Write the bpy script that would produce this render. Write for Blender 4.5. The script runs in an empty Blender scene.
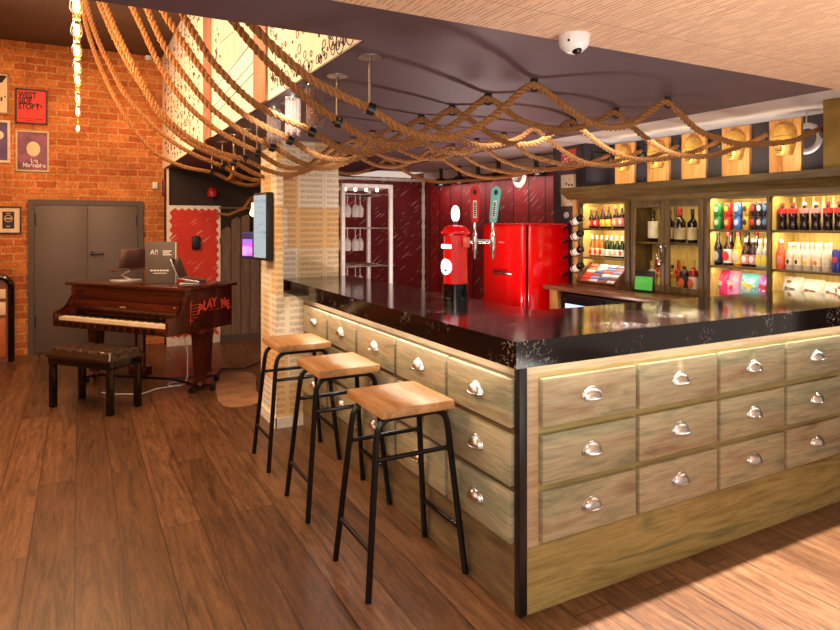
import bpy, bmesh, math, random
from mathutils import Vector, Matrix
random.seed(7)
PI = math.pi
SC = bpy.context.scene
COL = SC.collection

# ------------------------------------------------------------------ camera
cam_d = bpy.data.cameras.new('camera')
cam = bpy.data.objects.new('camera', cam_d); COL.objects.link(cam)
FPX = 634.0
cam_d.sensor_width = 36.0; cam_d.sensor_fit = 'HORIZONTAL'
cam_d.lens = 36.0 * FPX / 840.0
cam_d.shift_y = (224.0 - 315.0) / 840.0
cam_d.clip_start = 0.05
cam.location = (0, 0, 1.70)
cam.rotation_euler = (PI / 2, 0, -math.radians(28.2738))
SC.camera = cam

# ------------------------------------------------------------------ world, exposure
w = bpy.data.worlds.new('ambient'); SC.world = w; w.use_nodes = True
w.node_tree.nodes['Background'].inputs[0].default_value = (1.0, 0.80, 0.66, 1)
w.node_tree.nodes['Background'].inputs[1].default_value = 0.70
SC.view_settings.view_transform = 'Standard'
SC.view_settings.look = 'None'
SC.view_settings.gamma = 1.0
SC.view_settings.use_curve_mapping = False
SC.view_settings.exposure = 0.0
SC.cycles.max_bounces = 8
SC.cycles.sample_clamp_indirect = 6.0


def area(name, loc, rot, sx, sy, power, col=(1, 1, 1), spread=180):
    l = bpy.data.lights.new(name, 'AREA'); l.shape = 'RECTANGLE'
    l.size = sx; l.size_y = sy; l.energy = power; l.color = col
    l.spread = math.radians(spread)
    o = bpy.data.objects.new(name, l); COL.objects.link(o)
    o.location = loc; o.rotation_euler = rot
    return o


def point(name, loc, power, col=(1, 1, 1), r=0.03):
    l = bpy.data.lights.new(name, 'POINT'); l.energy = power; l.color = col; l.shadow_soft_size = r
    o = bpy.data.objects.new(name, l); COL.objects.link(o); o.location = loc
    return o


def spot(name, loc, target, power, col=(1, 1, 1), angle=60, blend=0.4, r=0.03):
    l = bpy.data.lights.new(name, 'SPOT'); l.energy = power; l.color = col
    l.spot_size = math.radians(angle); l.spot_blend = blend; l.shadow_soft_size = r
    o = bpy.data.objects.new(name, l); COL.objects.link(o); o.location = loc
    o.rotation_euler = (Vector(target) - Vector(loc)).to_track_quat('-Z', 'Y').to_euler()
    return o


WARM = (1.0, 0.60, 0.28)
SOFT = (1.0, 0.80, 0.60)
WHITE = (1.0, 0.93, 0.86)
# room fill
area('hall_light', (-0.6, 6.2, 4.0), (0, 0, 0), 1.6, 5.5, 122, (1.0, 0.60, 0.30))
area('mural_wash', (-0.9, 5.2, 3.6), (0, -math.radians(82), 0), 0.5, 5.0, 70, (1.0, 0.86, 0.70))
area('bar_front_light', (0.3, -0.1, 2.40), (math.radians(22), math.radians(-20), 0), 3.0, 1.8, 120, (1.0, 0.93, 0.85))
area('side_light', (-1.6, 3.2, 2.30), (0, math.radians(-55), 0), 1.2, 3.0, 34, (1.0, 0.76, 0.50))
area('bar_inside_light', (3.1, 3.7, 2.45), (math.radians(22), math.radians(-14), 0), 1.0, 2.2, 62, WHITE)
area('ceiling_uplight', (3.3, 5.0, 0.80), (PI, 0, 0), 0.30, 0.30, 40, (1.0, 0.78, 0.72))
area('front_uplight', (2.2, -0.2, 0.5), (PI, 0, 0), 2.5, 1.6, 100, (1.0, 0.94, 0.87))
area('cornice_cove', (4.95, 3.9, 2.14), (PI, 0, 0), 0.12, 2.4, 5, (1.0, 0.90, 0.85))
spot('floor_spot', (2.7, 2.28, 2.44), (2.9, 1.35, 0.0), 1700, (1.0, 0.95, 0.95), 74, 0.5, 0.02)
area('red_wall_wash', (4.90, 7.4, 2.30), (0, math.radians(-30), 0), 0.10, 2.8, 11, WHITE)
area('rear_wall_wash', (3.9, 8.9, 2.40), (math.radians(35), 0, 0), 1.8, 0.2, 3, WHITE)
spot('column_spot', (1.0, 3.4, 2.42), (1.8, 5.8, 1.5), 62, (1.0, 0.95, 0.86), 70, 0.7, 0.05)
spot('piano_spot', (0.9, 5.2, 3.9), (0.7, 7.6, 1.0), 70, (1.0, 0.72, 0.45), 50, 0.8, 0.1)
# strip of light tucked behind the edge of the bar top, aimed outwards
area('bar_strip_left', (1.650, 3.60, 1.1125), (0, math.radians(45), 0), 0.008, 2.6, 10.5, (1.0, 0.92, 0.80))
area('bar_strip_right', (3.15, 2.180, 1.1125), (math.radians(-42), 0, 0), 2.9, 0.008, 9, (1.0, 0.92, 0.78))

# ------------------------------------------------------------------ materials
def lin(c):
    def f(v):
        v = v / 255.0
        return v / 12.92 if v <= 0.04045 else ((v + 0.055) / 1.055) ** 2.4
    return (f(c[0]), f(c[1]), f(c[2]), 1.0)


def base_mat(name, rough=0.5, metal=0.0):
    m = bpy.data.materials.new(name); m.use_nodes = True
    nt = m.node_tree
    b = nt.nodes['Principled BSDF']
    b.inputs['Roughness'].default_value = rough
    b.inputs['Metallic'].default_value = metal
    return m, nt, b


def N(nt, t, **kw):
    n = nt.nodes.new(t)
    for k, v in kw.items(): setattr(n, k, v)
    return n


def math_node(nt, op, a, b=None):
    n = N(nt, 'ShaderNodeMath', operation=op)
    for i, v in enumerate((a, b)):
        if v is None: continue
        if isinstance(v, (int, float)): n.inputs[i].default_value = v
        else: nt.links.new(v, n.inputs[i])
    return n.outputs[0]


def coords(nt, u=(1, 0, 0), v=(0, 1, 0), ww=(0, 0, 1), rnd=True):
    """object coordinates re-combined: every output axis is a weighted sum of x, y, z"""
    tc = N(nt, 'ShaderNodeTexCoord'); sp = N(nt, 'ShaderNodeSeparateXYZ')
    nt.links.new(tc.outputs['Object'], sp.inputs[0])
    cb = N(nt, 'ShaderNodeCombineXYZ')
    oi = N(nt, 'ShaderNodeObjectInfo') if rnd else None
    for i, ax in enumerate((u, v, ww)):
        acc = None
        for k in range(3):
            if ax[k] == 0: continue
            t = math_node(nt, 'MULTIPLY', sp.outputs[k], float(ax[k]))
            acc = t if acc is None else math_node(nt, 'ADD', acc, t)
        if rnd:
            r = math_node(nt, 'MULTIPLY', oi.outputs['Random'], 17.0 + 9 * i)
            acc = r if acc is None else math_node(nt, 'ADD', acc, r)
        if acc is not None: nt.links.new(acc, cb.inputs[i])
    return cb.outputs[0]


def ramp(nt, fac, stops):
    r = N(nt, 'ShaderNodeValToRGB')
    e = r.color_ramp.elements
    while len(e) < len(stops): e.new(0.5)
    for i, (p, c) in enumerate(stops):
        e[i].position = p; e[i].color = lin(c) if len(c) == 3 else c
    nt.links.new(fac, r.inputs[0])
    return r.outputs[0]


def noise(nt, vec, scale=5, detail=4, rough=0.55, dist=0.0):
    n = N(nt, 'ShaderNodeTexNoise')
    n.inputs['Scale'].default_value = scale; n.inputs['Detail'].default_value = detail
    n.inputs['Roughness'].default_value = rough; n.inputs['Distortion'].default_value = dist
    if vec is not None: nt.links.new(vec, n.inputs['Vector'])
    return n.outputs[0]


def mix(nt, fac, a, b, mode='MIX'):
    n = N(nt, 'ShaderNodeMix', data_type='RGBA', blend_type=mode)
    if isinstance(fac, (int, float)): n.inputs[0].default_value = fac
    else: nt.links.new(fac, n.inputs[0])
    for i, v in ((6, a), (7, b)):
        if isinstance(v, tuple): n.inputs[i].default_value = lin(v) if len(v) == 3 else v
        else: nt.links.new(v, n.inputs[i])
    return n.outputs[2]


def bump(nt, b, h, strength=0.3, dist=0.01):
    n = N(nt, 'ShaderNodeBump'); n.inputs['Strength'].default_value = strength
    n.inputs['Distance'].default_value = dist
    nt.links.new(h, n.inputs['Height']); nt.links.new(n.outputs[0], b.inputs['Normal'])


def flat(name, c, rough=0.5, metal=0.0, var=0.06, scale=14, emit=0, coat=0, bmp=0):
    m, nt, b = base_mat(name, rough, metal)
    n = noise(nt, coords(nt), scale, 3)
    lo = tuple(max(0, v * (1 - var)) for v in c); hi = tuple(min(255, v * (1 + var)) for v in c)
    col = ramp(nt, n, [(0.3, lo), (0.7, hi)])
    nt.links.new(col, b.inputs['Base Color'])
    if emit:
        nt.links.new(col, b.inputs['Emission Color']); b.inputs['Emission Strength'].default_value = emit
    if coat: b.inputs['Coat Weight'].default_value = coat; b.inputs['Coat Roughness'].default_value = 0.08
    if bmp: bump(nt, b, n, bmp, 0.004)
    return m


def wood(name, stops, u=(1, 0, 0), v=(0, 1, 0), ww=(0, 0, 1), rough=0.5, bmp=0.15, scale=1.0, coat=0, dist=0.6):
    """stops: dark to light; u runs along the grain"""
    m, nt, b = base_mat(name, rough)
    vec = coords(nt, tuple(1.6 * x for x in u), tuple(16 * x for x in v), tuple(16 * x for x in ww))
    n1 = noise(nt, vec, 1.0 * scale, 6, 0.65, dist)
    col = ramp(nt, n1, stops)
    n2 = noise(nt, vec, 5.0 * scale, 3, 0.6)
    col = mix(nt, 0.35, col, ramp(nt, n2, [(0.3, (90, 90, 90)), (0.7, (255, 255, 255))]), 'MULTIPLY')
    nt.links.new(col, b.inputs['Base Color'])
    if coat: b.inputs['Coat Weight'].default_value = coat; b.inputs['Coat Roughness'].default_value = 0.12
    bump(nt, b, n1, bmp, 0.006)
    return m


def brick_mat():
    m, nt, b = base_mat('brick', 0.85)
    vec = coords(nt, (1, 0.0, 0), (0, 0, 1), (0, 1, 0), rnd=False)
    wob = noise(nt, vec, 5.0, 3)
    wb = N(nt, 'ShaderNodeVectorMath', operation='SCALE'); wb.inputs['Scale'].default_value = 0.022
    nz = N(nt, 'ShaderNodeTexNoise'); nz.inputs['Scale'].default_value = 7.0; nt.links.new(vec, nz.inputs['Vector'])
    nt.links.new(nz.outputs[1], wb.inputs[0])
    ad = N(nt, 'ShaderNodeVectorMath', operation='ADD'); nt.links.new(vec, ad.inputs[0]); nt.links.new(wb.outputs[0], ad.inputs[1])
    br = N(nt, 'ShaderNodeTexBrick')
    br.inputs['Scale'].default_value = 1.0; br.inputs['Brick Width'].default_value = 0.245
    br.inputs['Row Height'].default_value = 0.095; br.inputs['Mortar Size'].default_value = 0.010
    br.inputs['Mortar Smooth'].default_value = 0.25; br.inputs['Bias'].default_value = -0.1
    br.inputs['Color1'].default_value = lin((240, 150, 76)); br.inputs['Color2'].default_value = lin((204, 104, 48))
    br.inputs['Mortar'].default_value = lin((238, 182, 118))
    nt.links.new(ad.outputs[0], br.inputs['Vector'])
    big = ramp(nt, noise(nt, vec, 2.2, 5), [(0.3, (170, 140, 120)), (0.7, (255, 255, 255))])
    fine = ramp(nt, noise(nt, vec, 38, 4), [(0.25, (170, 160, 150)), (0.6, (255, 255, 255))])
    col = mix(nt, 0.8, mix(nt, 0.7, br.outputs[0], big, 'MULTIPLY'), fine, 'MULTIPLY')
    nt.links.new(col, b.inputs['Base Color'])
    inv = math_node(nt, 'SUBTRACT', 1.0, br.outputs[1])
    hh = math_node(nt, 'ADD', inv, math_node(nt, 'MULTIPLY', wob, 0.6))
    bump(nt, b, hh, 0.75, 0.018)
    return m


def floor_mat():
    m, nt, b = base_mat('floor_boards', 0.42)
    vec0 = coords(nt, (0, 1, 0), (1, 0, 0), (0, 0, 1), rnd=False)
    sh = N(nt, 'ShaderNodeVectorMath', operation='ADD'); sh.inputs[1].default_value = (0.6, 0.018, 0); nt.links.new(vec0, sh.inputs[0]); vec = sh.outputs[0]
    br = N(nt, 'ShaderNodeTexBrick')
    br.offset = 0.37; br.offset_frequency = 2
    br.inputs['Scale'].default_value = 1.0; br.inputs['Brick Width'].default_value = 2.7
    br.inputs['Row Height'].default_value = 0.212; br.inputs['Mortar Size'].default_value = 0.0030
    br.inputs['Mortar Smooth'].default_value = 0.1; br.inputs['Bias'].default_value = 0.0
    br.inputs['Color1'].default_value = (0.0, 0.0, 0.0, 1); br.inputs['Color2'].default_value = (1, 1, 1, 1)
    br.inputs['Mortar'].default_value = (0.5, 0.5, 0.5, 1)
    nt.links.new(vec, br.inputs['Vector'])
    bw = N(nt, 'ShaderNodeRGBToBW'); nt.links.new(br.outputs[0], bw.inputs[0])
    cb = N(nt, 'ShaderNodeCombineXYZ')
    sp = N(nt, 'ShaderNodeSeparateXYZ'); nt.links.new(vec, sp.inputs[0])
    nt.links.new(math_node(nt, 'MULTIPLY', sp.outputs[0], 1.4), cb.inputs[0])
    nt.links.new(math_node(nt, 'MULTIPLY', sp.outputs[1], 15.0), cb.inputs[1])
    nt.links.new(math_node(nt, 'MULTIPLY', bw.outputs[0], 23.0), cb.inputs[2])
    g1 = noise(nt, cb.outputs[0], 1.0, 6, 0.62, 1.6)
    g2 = noise(nt, cb.outputs[0], 6.5, 5, 0.7, 1.2)
    tone = ramp(nt, bw.outputs[0], [(0.0, (110, 75, 48)), (0.5, (124, 86, 56)), (1.0, (140, 99, 66))])
    grain = ramp(nt, g1, [(0.30, (78, 62, 54)), (0.45, (196, 186, 178)), (0.66, (255, 255, 255))])
    col = mix(nt, 0.85, tone, grain, 'MULTIPLY')
    col = mix(nt, 0.55, col, ramp(nt, g2, [(0.36, (96, 84, 78)), (0.6, (255, 255, 255))]), 'MULTIPLY')
    col = mix(nt, br.outputs[1], col, (46, 24, 14))
    nt.links.new(col, b.inputs['Base Color'])
    rr = N(nt, 'ShaderNodeMapRange'); nt.links.new(g1, rr.inputs[0]); rr.inputs[3].default_value = 0.44; rr.inputs[4].default_value = 0.27
    nt.links.new(rr.outputs[0], b.inputs['Roughness'])
    hh = math_node(nt, 'ADD', math_node(nt, 'SUBTRACT', 1.0, br.outputs[1]), math_node(nt, 'MULTIPLY', g2, 0.35))
    bump(nt, b, hh, 0.35, 0.006)
    return m


def red_board_mat(name, u, joints, c1=(120, 10, 12), c2=(168, 14, 16)):
    """red painted boards with pale diagonal scratches; u is the wall's horizontal axis"""
    m, nt, b = base_mat(name, 0.6)
    d1 = tuple(u[i] * 0.80 for i in range(3)); d1 = (d1[0], d1[1], 0.60)
    d2 = (-u[0] * 0.60, -u[1] * 0.60, 0.80)
    vec = coords(nt, tuple(3.6 * x for x in d1), tuple(52 * x for x in d2), (0, 0, 0), rnd=False)
    s = noise(nt, vec, 1.0, 2, 0.4)
    scr = ramp(nt, s, [(0.655, (0, 0, 0)), (0.69, (255, 255, 255))])
    vec2 = coords(nt, tuple(3 * x for x in u), (0, 0, 2.2), (0, 0, 0), rnd=False)
    base = ramp(nt, noise(nt, vec2, 1.0, 5, 0.7), [(0.3, c1), (0.7, c2)])
    col = mix(nt, math_node(nt, 'MULTIPLY', scr, 0.7), base, (226, 196, 186))
    if joints:
        v3 = coords(nt, u, (0, 0, 1), (0, 0, 0), rnd=False)
        sp = N(nt, 'ShaderNodeSeparateXYZ'); nt.links.new(v3, sp.inputs[0])
        fr = math_node(nt, 'FRACT', math_node(nt, 'MULTIPLY', sp.outputs[0], 1.0 / joints))
        gap = math_node(nt, 'LESS_THAN', fr, 0.075)
        col = mix(nt, gap, col, (22, 6, 6))
        bi = math_node(nt, 'FLOOR', math_node(nt, 'MULTIPLY', sp.outputs[0], 1.0 / joints))
        wn = N(nt, 'ShaderNodeTexWhiteNoise', noise_dimensions='1D'); nt.links.new(bi, wn.inputs['W'])
        col = mix(nt, 0.6, col, ramp(nt, wn.outputs[0], [(0.0, (150, 140, 140)), (1.0, (255, 255, 255))]), 'MULTIPLY')
    nt.links.new(col, b.inputs['Base Color'])
    return m


def score_mat():
    """pages of printed music pasted up edge to edge"""
    m, nt, b = base_mat('sheet_music', 0.75)
    vec = coords(nt, (1, -1, 0), (0, 0, 1), (0, 0, 0), rnd=False)
    br = N(nt, 'ShaderNodeTexBrick'); br.offset = 0.37
    br.inputs['Scale'].default_value = 1.0; br.inputs['Brick Width'].default_value = 0.262
    br.inputs['Row Height'].default_value = 0.37; br.inputs['Mortar Size'].default_value = 0.002
    br.inputs['Color1'].default_value = (0, 0, 0, 1); br.inputs['Color2'].default_value = (1, 1, 1, 1)
    br.inputs['Mortar'].default_value = (0.4, 0.4, 0.4, 1)
    nt.links.new(vec, br.inputs['Vector'])
    bw = N(nt, 'ShaderNodeRGBToBW'); nt.links.new(br.outputs[0], bw.inputs[0])
    tone = ramp(nt, bw.outputs[0], [(0.0, (226, 180, 116)), (0.3, (228, 198, 148)), (0.55, (234, 216, 184)), (1.0, (240, 230, 212))])
    sp = N(nt, 'ShaderNodeSeparateXYZ'); nt.links.new(vec, sp.inputs[0])
    z = sp.outputs[1]
    sys_ = math_node(nt, 'FRACT', math_node(nt, 'MULTIPLY', z, 1 / 0.052))
    band = math_node(nt, 'MULTIPLY', math_node(nt, 'GREATER_THAN', sys_, 0.25), math_node(nt, 'LESS_THAN', sys_, 0.85))
    st = math_node(nt, 'FRACT', math_node(nt, 'MULTIPLY', z, 1 / 0.0075))
    line = math_node(nt, 'MULTIPLY', math_node(nt, 'LESS_THAN', st, 0.3), band)
    vn = coords(nt, (90, -90, 0), (0, 0, 120), (0, 0, 0), rnd=False)
    notes = math_node(nt, 'MULTIPLY', math_node(nt, 'GREATER_THAN', noise(nt, vn, 1.0, 1), 0.56), band)
    page = math_node(nt, 'FRACT', math_node(nt, 'MULTIPLY', sp.outputs[0], 1 / 0.262))
    marg = math_node(nt, 'MULTIPLY', math_node(nt, 'GREATER_THAN', page, 0.08), math_node(nt, 'LESS_THAN', page, 0.92))
    ink = math_node(nt, 'MULTIPLY', math_node(nt, 'MAXIMUM', math_node(nt, 'MULTIPLY', line, 0.4), math_node(nt, 'MULTIPLY', notes, 0.65)), marg)
    col = mix(nt, ink, tone, (70, 52, 40))
    col = mix(nt, br.outputs[1], col, (200, 170, 130))
    nt.links.new(col, b.inputs['Base Color'])
    return m


def slat_ceiling_mat():
    m, nt, b = base_mat('acoustic_wood', 0.6)
    v0 = coords(nt, (1, 0, 0), (0, 1, 0), (0, 0, 0), rnd=False)
    sp = N(nt, 'ShaderNodeSeparateXYZ'); nt.links.new(v0, sp.inputs[0])
    fx = math_node(nt, 'FRACT', math_node(nt, 'MULTIPLY', sp.outputs[0], 1 / 0.021))
    groove = math_node(nt, 'LESS_THAN', fx, 0.20)
    seam = math_node(nt, 'LESS_THAN', math_node(nt, 'FRACT', math_node(nt, 'MULTIPLY', sp.outputs[1], 1 / 0.6)), 0.008)
    vec = coords(nt, (40, 0, 0), (0, 2.5, 0), (0, 0, 0), rnd=False)
    n = noise(nt, vec, 1.0, 4, 0.6)
    base = ramp(nt, n, [(0.3, (216, 170, 134)), (0.7, (236, 196, 160))])
    dash = math_node(nt, 'MULTIPLY', groove, math_node(nt, 'GREATER_THAN', noise(nt, coords(nt, (50, 0, 0), (0, 9, 0), (0, 0, 0), rnd=False), 1.0, 1), 0.46))
    col = mix(nt, math_node(nt, 'MAXIMUM', math_node(nt, 'MULTIPLY', dash, 0.75), math_node(nt, 'MULTIPLY', seam, 0.5)), base, (120, 74, 50))
    nt.links.new(col, b.inputs['Base Color'])
    bump(nt, b, math_node(nt, 'SUBTRACT', 1.0, groove), 0.3, 0.004)
    return m


def painted_mat(name, stops, sx=1.3, sz=8.0, dist=0.5):
    """distressed paint brushed along the front"""
    m, nt, b = base_mat(name, 0.55)
    vec = coords(nt, (sx, sx, 0), (0, 0, sz), (0, 0, 0))
    n1 = noise(nt, vec, 1.0, 6, 0.66, dist)
    col = ramp(nt, n1, stops)
    fine = noise(nt, coords(nt, (6, 6, 0), (0, 0, 90), (0, 0, 0)), 1.0, 3)
    col = mix(nt, 0.35, col, ramp(nt, fine, [(0.3, (140, 130, 120)), (0.6, (255, 255, 255))]), 'MULTIPLY')
    nt.links.new(col, b.inputs['Base Color'])
    bump(nt, b, fine, 0.1, 0.003)
    return m


def stone_mat():
    m, nt, b = base_mat('black_quartz', 0.10)
    vec = coords(nt, (1, 0, 0), (0, 1, 0), (0, 0, 1), rnd=False)
    vor = N(nt, 'ShaderNodeTexVoronoi', feature='DISTANCE_TO_EDGE'); vor.inputs['Scale'].default_value = 34
    nz = N(nt, 'ShaderNodeTexNoise'); nz.inputs['Scale'].default_value = 24; nt.links.new(vec, nz.inputs['Vector'])
    sc = N(nt, 'ShaderNodeVectorMath', operation='SCALE'); sc.inputs['Scale'].default_value = 0.05; nt.links.new(nz.outputs[1], sc.inputs[0])
    ad = N(nt, 'ShaderNodeVectorMath', operation='ADD'); nt.links.new(vec, ad.inputs[0]); nt.links.new(sc.outputs[0], ad.inputs[1])
    nt.links.new(ad.outputs[0], vor.inputs['Vector'])
    vein = math_node(nt, 'LESS_THAN', vor.outputs[0], 0.045)
    patch = ramp(nt, noise(nt, vec, 4.0, 3), [(0.53, (0, 0, 0)), (0.64, (255, 255, 255))])
    brk = math_node(nt, 'GREATER_THAN', noise(nt, vec, 55, 2), 0.52)
    f = math_node(nt, 'MULTIPLY', math_node(nt, 'MULTIPLY', vein, patch), brk)
    col = mix(nt, math_node(nt, 'MULTIPLY', f, 0.6), (20, 11, 9), (196, 184, 170))
    nt.links.new(col, b.inputs['Base Color'])
    return m


def glass_mat(name, c=(235, 240, 240), rough=0.03, alpha=0.35, haze=0.0):
    """thin clear glass: mostly see-through with a glossy surface"""
    m = bpy.data.materials.new(name); m.use_nodes = True
    nt = m.node_tree; nt.nodes.remove(nt.nodes['Principled BSDF'])
    out = nt.nodes['Material Output']
    tr = N(nt, 'ShaderNodeBsdfTransparent'); tr.inputs[0].default_value = lin(c)
    gl = N(nt, 'ShaderNodeBsdfGlossy'); gl.inputs['Roughness'].default_value = rough
    gl.inputs[0].default_value = (0.9, 0.9, 0.9, 1)
    lw = N(nt, 'ShaderNodeLayerWeight'); lw.inputs[0].default_value = alpha
    mx = N(nt, 'ShaderNodeMixShader')
    nt.links.new(lw.outputs['Facing'], mx.inputs[0]); nt.links.new(tr.outputs[0], mx.inputs[1]); nt.links.new(gl.outputs[0], mx.inputs[2])
    if haze:
        df = N(nt, 'ShaderNodeBsdfDiffuse'); df.inputs[0].default_value = (0.9, 0.88, 0.85, 1)
        m2 = N(nt, 'ShaderNodeMixShader'); m2.inputs[0].default_value = haze
        nt.links.new(mx.outputs[0], m2.inputs[1]); nt.links.new(df.outputs[0], m2.inputs[2]); mx = m2
    nt.links.new(mx.outputs[0], out.inputs[0])
    return m


def emis(name, c, s):
    m, nt, b = base_mat(name, 0.4)
    b.inputs['Base Color'].default_value = lin(c)
    b.inputs['Emission Color'].default_value = lin(c); b.inputs['Emission Strength'].default_value = s
    return m


def screen_mat(name, stops, s=1.2, axis=(0, 0, 1), scale=6, lo=0, nz=0.0):
    m, nt, b = base_mat(name, 0.2)
    vec = coords(nt, (2, 2, 0), (0, 0, scale), (0, 0, 0), rnd=False)
    col = ramp(nt, noise(nt, vec, 1.0, 3), stops)
    b.inputs['Base Color'].default_value = (0.02, 0.02, 0.02, 1); nt.links.new(col, b.inputs['Emission Color'])
    b.inputs['Emission Strength'].default_value = s
    return m


T = {}
T['brick'] = brick_mat()
T['floor'] = floor_mat()
T['ceiling_dark'] = flat('ceiling_dark', (94, 72, 76), 0.55, var=0.05, scale=1.5)
T['ceiling_hall'] = flat('ceiling_hall', (84, 56, 38), 0.8, var=0.08, scale=2)
T['ceiling_pale'] = flat('ceiling_pale', (214, 202, 194), 0.8, var=0.03, scale=2)
T['slat'] = slat_ceiling_mat()
T['wall_dark'] = flat('wall_dark', (66, 56, 58), 0.7, var=0.08, scale=3)
T['wall_black'] = flat('wall_black', (44, 30, 24), 0.8, var=0.1, scale=3)
T['plaster'] = flat('plaster', (230, 208, 186), 0.8, var=0.04, scale=3)
T['red_side'] = red_board_mat('red_boards_side', (0, -1, 0), 0.33, (132, 14, 14), (172, 18, 18))
T['red_rear'] = red_board_mat('red_boards_rear', (1, 0, 0), 0, (104, 8, 10), (128, 10, 12))
T['red_panel'] = red_board_mat('red_panel_paint', (1, 0, 0), 0, (196, 40, 18), (214, 52, 26))
T['white_paint'] = flat('white_paint', (232, 222, 208), 0.6, var=0.05, scale=20)
T['score'] = score_mat()
T['door'] = flat('grey_door_paint', (98, 82, 74), 0.5, var=0.03, scale=2)
T['door_frame'] = flat('grey_frame_paint', (84, 68, 60), 0.5, var=0.03, scale=2)
T['black'] = flat('black_paint', (18, 15, 15), 0.4, var=0.15)
T['black_steel'] = flat('black_steel', (16, 14, 15), 0.32, 0.3, var=0.12, scale=30)
T['chrome'] = flat('chrome', (214, 210, 206), 0.16, 1.0, var=0.03)
T['silver'] = flat('brushed_silver', (206, 200, 196), 0.28, 1.0, var=0.08, scale=60)
T['alu'] = flat('aluminium', (232, 228, 222), 0.4, 0.15, var=0.05, scale=30)
T['gold'] = flat('gold', (218, 172, 88), 0.34, 0.4, var=0.12, scale=20)
T['brass'] = flat('brass', (176, 120, 56), 0.3, 0.9, var=0.2, scale=30)
T['quartz'] = stone_mat()
PS = [(0.26, (104, 82, 62)), (0.38, (164, 144, 112)), (0.5, (180, 168, 134)), (0.62, (138, 140, 112)), (0.76, (196, 168, 134))]
T['drawer'] = painted_mat('aged_sage_paint', PS)
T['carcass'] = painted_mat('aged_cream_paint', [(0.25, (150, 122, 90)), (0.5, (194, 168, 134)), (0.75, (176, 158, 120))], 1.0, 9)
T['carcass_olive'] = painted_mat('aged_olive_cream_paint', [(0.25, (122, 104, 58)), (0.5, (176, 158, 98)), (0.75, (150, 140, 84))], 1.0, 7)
T['carcass_shaded'] = painted_mat('aged_shaded_cream_paint', [(0.25, (74, 54, 36)), (0.5, (116, 94, 66)), (0.75, (94, 78, 54))], 1.0, 7)  # browner cream: the shade in the drawer gaps is put into the colour
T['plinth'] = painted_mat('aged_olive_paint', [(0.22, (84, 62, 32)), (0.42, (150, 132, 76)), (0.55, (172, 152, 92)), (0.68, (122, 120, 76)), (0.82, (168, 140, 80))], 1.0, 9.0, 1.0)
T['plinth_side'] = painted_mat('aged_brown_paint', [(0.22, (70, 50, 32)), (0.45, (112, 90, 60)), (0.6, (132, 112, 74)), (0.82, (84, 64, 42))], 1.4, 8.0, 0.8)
T['seat'] = wood('oak_seat', [(0.25, (150, 98, 54)), (0.5, (188, 136, 84)), (0.8, (208, 164, 112))], (0, 1, 0), (1, 0, 0), (0, 0, 1), 0.45, 0.06)
T['bar_wood'] = wood('back_bar_wood', [(0.28, (58, 42, 16)), (0.5, (104, 80, 36)), (0.75, (140, 112, 56))], (0, 1, 0), (1, 0, 0), (0, 0, 1), 0.5, 0.1)
T['bar_wood_v'] = wood('back_bar_wood_upright', [(0.28, (56, 40, 18)), (0.5, (92, 70, 34)), (0.75, (124, 98, 52))], (0, 0, 1), (1, 0, 0), (0, 1, 0), 0.5, 0.1)
T['bar_top'] = wood('back_counter_wood', [(0.25, (80, 46, 30)), (0.5, (128, 82, 56)), (0.8, (160, 114, 82))], (0, 1, 0), (1, 0, 0), (0, 0, 1), 0.25, 0.04)
T['backing'] = wood('shelf_back_boards', [(0.25, (196, 160, 84)), (0.5, (220, 188, 108)), (0.8, (232, 204, 130))], (0, 0, 1), (0, 1, 0), (1, 0, 0), 0.6, 0.05)
T['pine'] = wood('scorched_pine', [(0.30, (136, 70, 28)), (0.45, (214, 150, 80)), (0.75, (236, 188, 118))], (0, 0, 1), (0, 1, 0), (1, 0, 0), 0.55, 0.1)
T['mahogany'] = wood('mahogany', [(0.25, (34, 11, 7)), (0.5, (70, 22, 12)), (0.8, (98, 36, 18))], (1, 0, 0), (0, 1, 0), (0, 0, 1), 0.25, 0.03, coat=0.5)
T['paling'] = wood('grey_palings', [(0.25, (84, 64, 54)), (0.5, (124, 98, 84)), (0.8, (146, 118, 102))], (0, 0, 1), (1, 0, 0), (0, 1, 0), 0.8, 0.3)
T['rope'] = flat('hemp_rope', (146, 96, 50), 0.9, var=0.18, scale=90)
T['leather'] = flat('brown_leather', (46, 34, 24), 0.2, var=0.15, scale=40)
T['mat'] = flat('worn_mat', (150, 108, 76), 0.7, var=0.14, scale=5)
T['red'] = flat('gloss_red', (232, 4, 8), 0.16, var=0.02, coat=0.6)
T['red_dark'] = flat('shadow_gap_red', (120, 4, 8), 0.3, var=0.02)
T['black_gloss'] = flat('black_gloss', (14, 12, 12), 0.12, var=0.1)
T['white_gloss'] = flat('white_plastic', (226, 222, 220), 0.3, var=0.02)
T['glow'] = emis('white_glow', (226, 230, 255), 2.6)
T['bulb_glass'] = glass_mat('bulb_glass', (255, 226, 170), 0.05, 0.25)
T['bulb'] = emis('filament_bulb', (255, 206, 128), 14.0)
T['bulb_soft'] = emis('amber_bulb', (255, 206, 130), 6.0)
T['puck'] = emis('small_spot_lamp', (255, 240, 220), 8.0)
T['ivory'] = flat('ivory_keys', (228, 208, 170), 0.3, var=0.04)
T['glass'] = glass_mat('clear_glass', (252, 252, 250), 0.10, 0.34, 0.26)  # white mixed in stands for lamplight caught on the glass edges
T['pane'] = glass_mat('window_pane', (244, 242, 236), 0.02, 0.02)
T['crystal'] = glass_mat('crystal', (222, 196, 178), 0.12, 0.4, 0.07)
T['grey_print'] = flat('grey_card', (92, 78, 66), 0.5, var=0.03)
T['white_print'] = flat('white_print', (226, 216, 204), 0.5, var=0.02)
T['orange_paint'] = flat('orange_paint', (206, 70, 40), 0.6, var=0.05)
T['red_ink'] = flat('poster_red', (226, 34, 22), 0.5, var=0.03)
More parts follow.
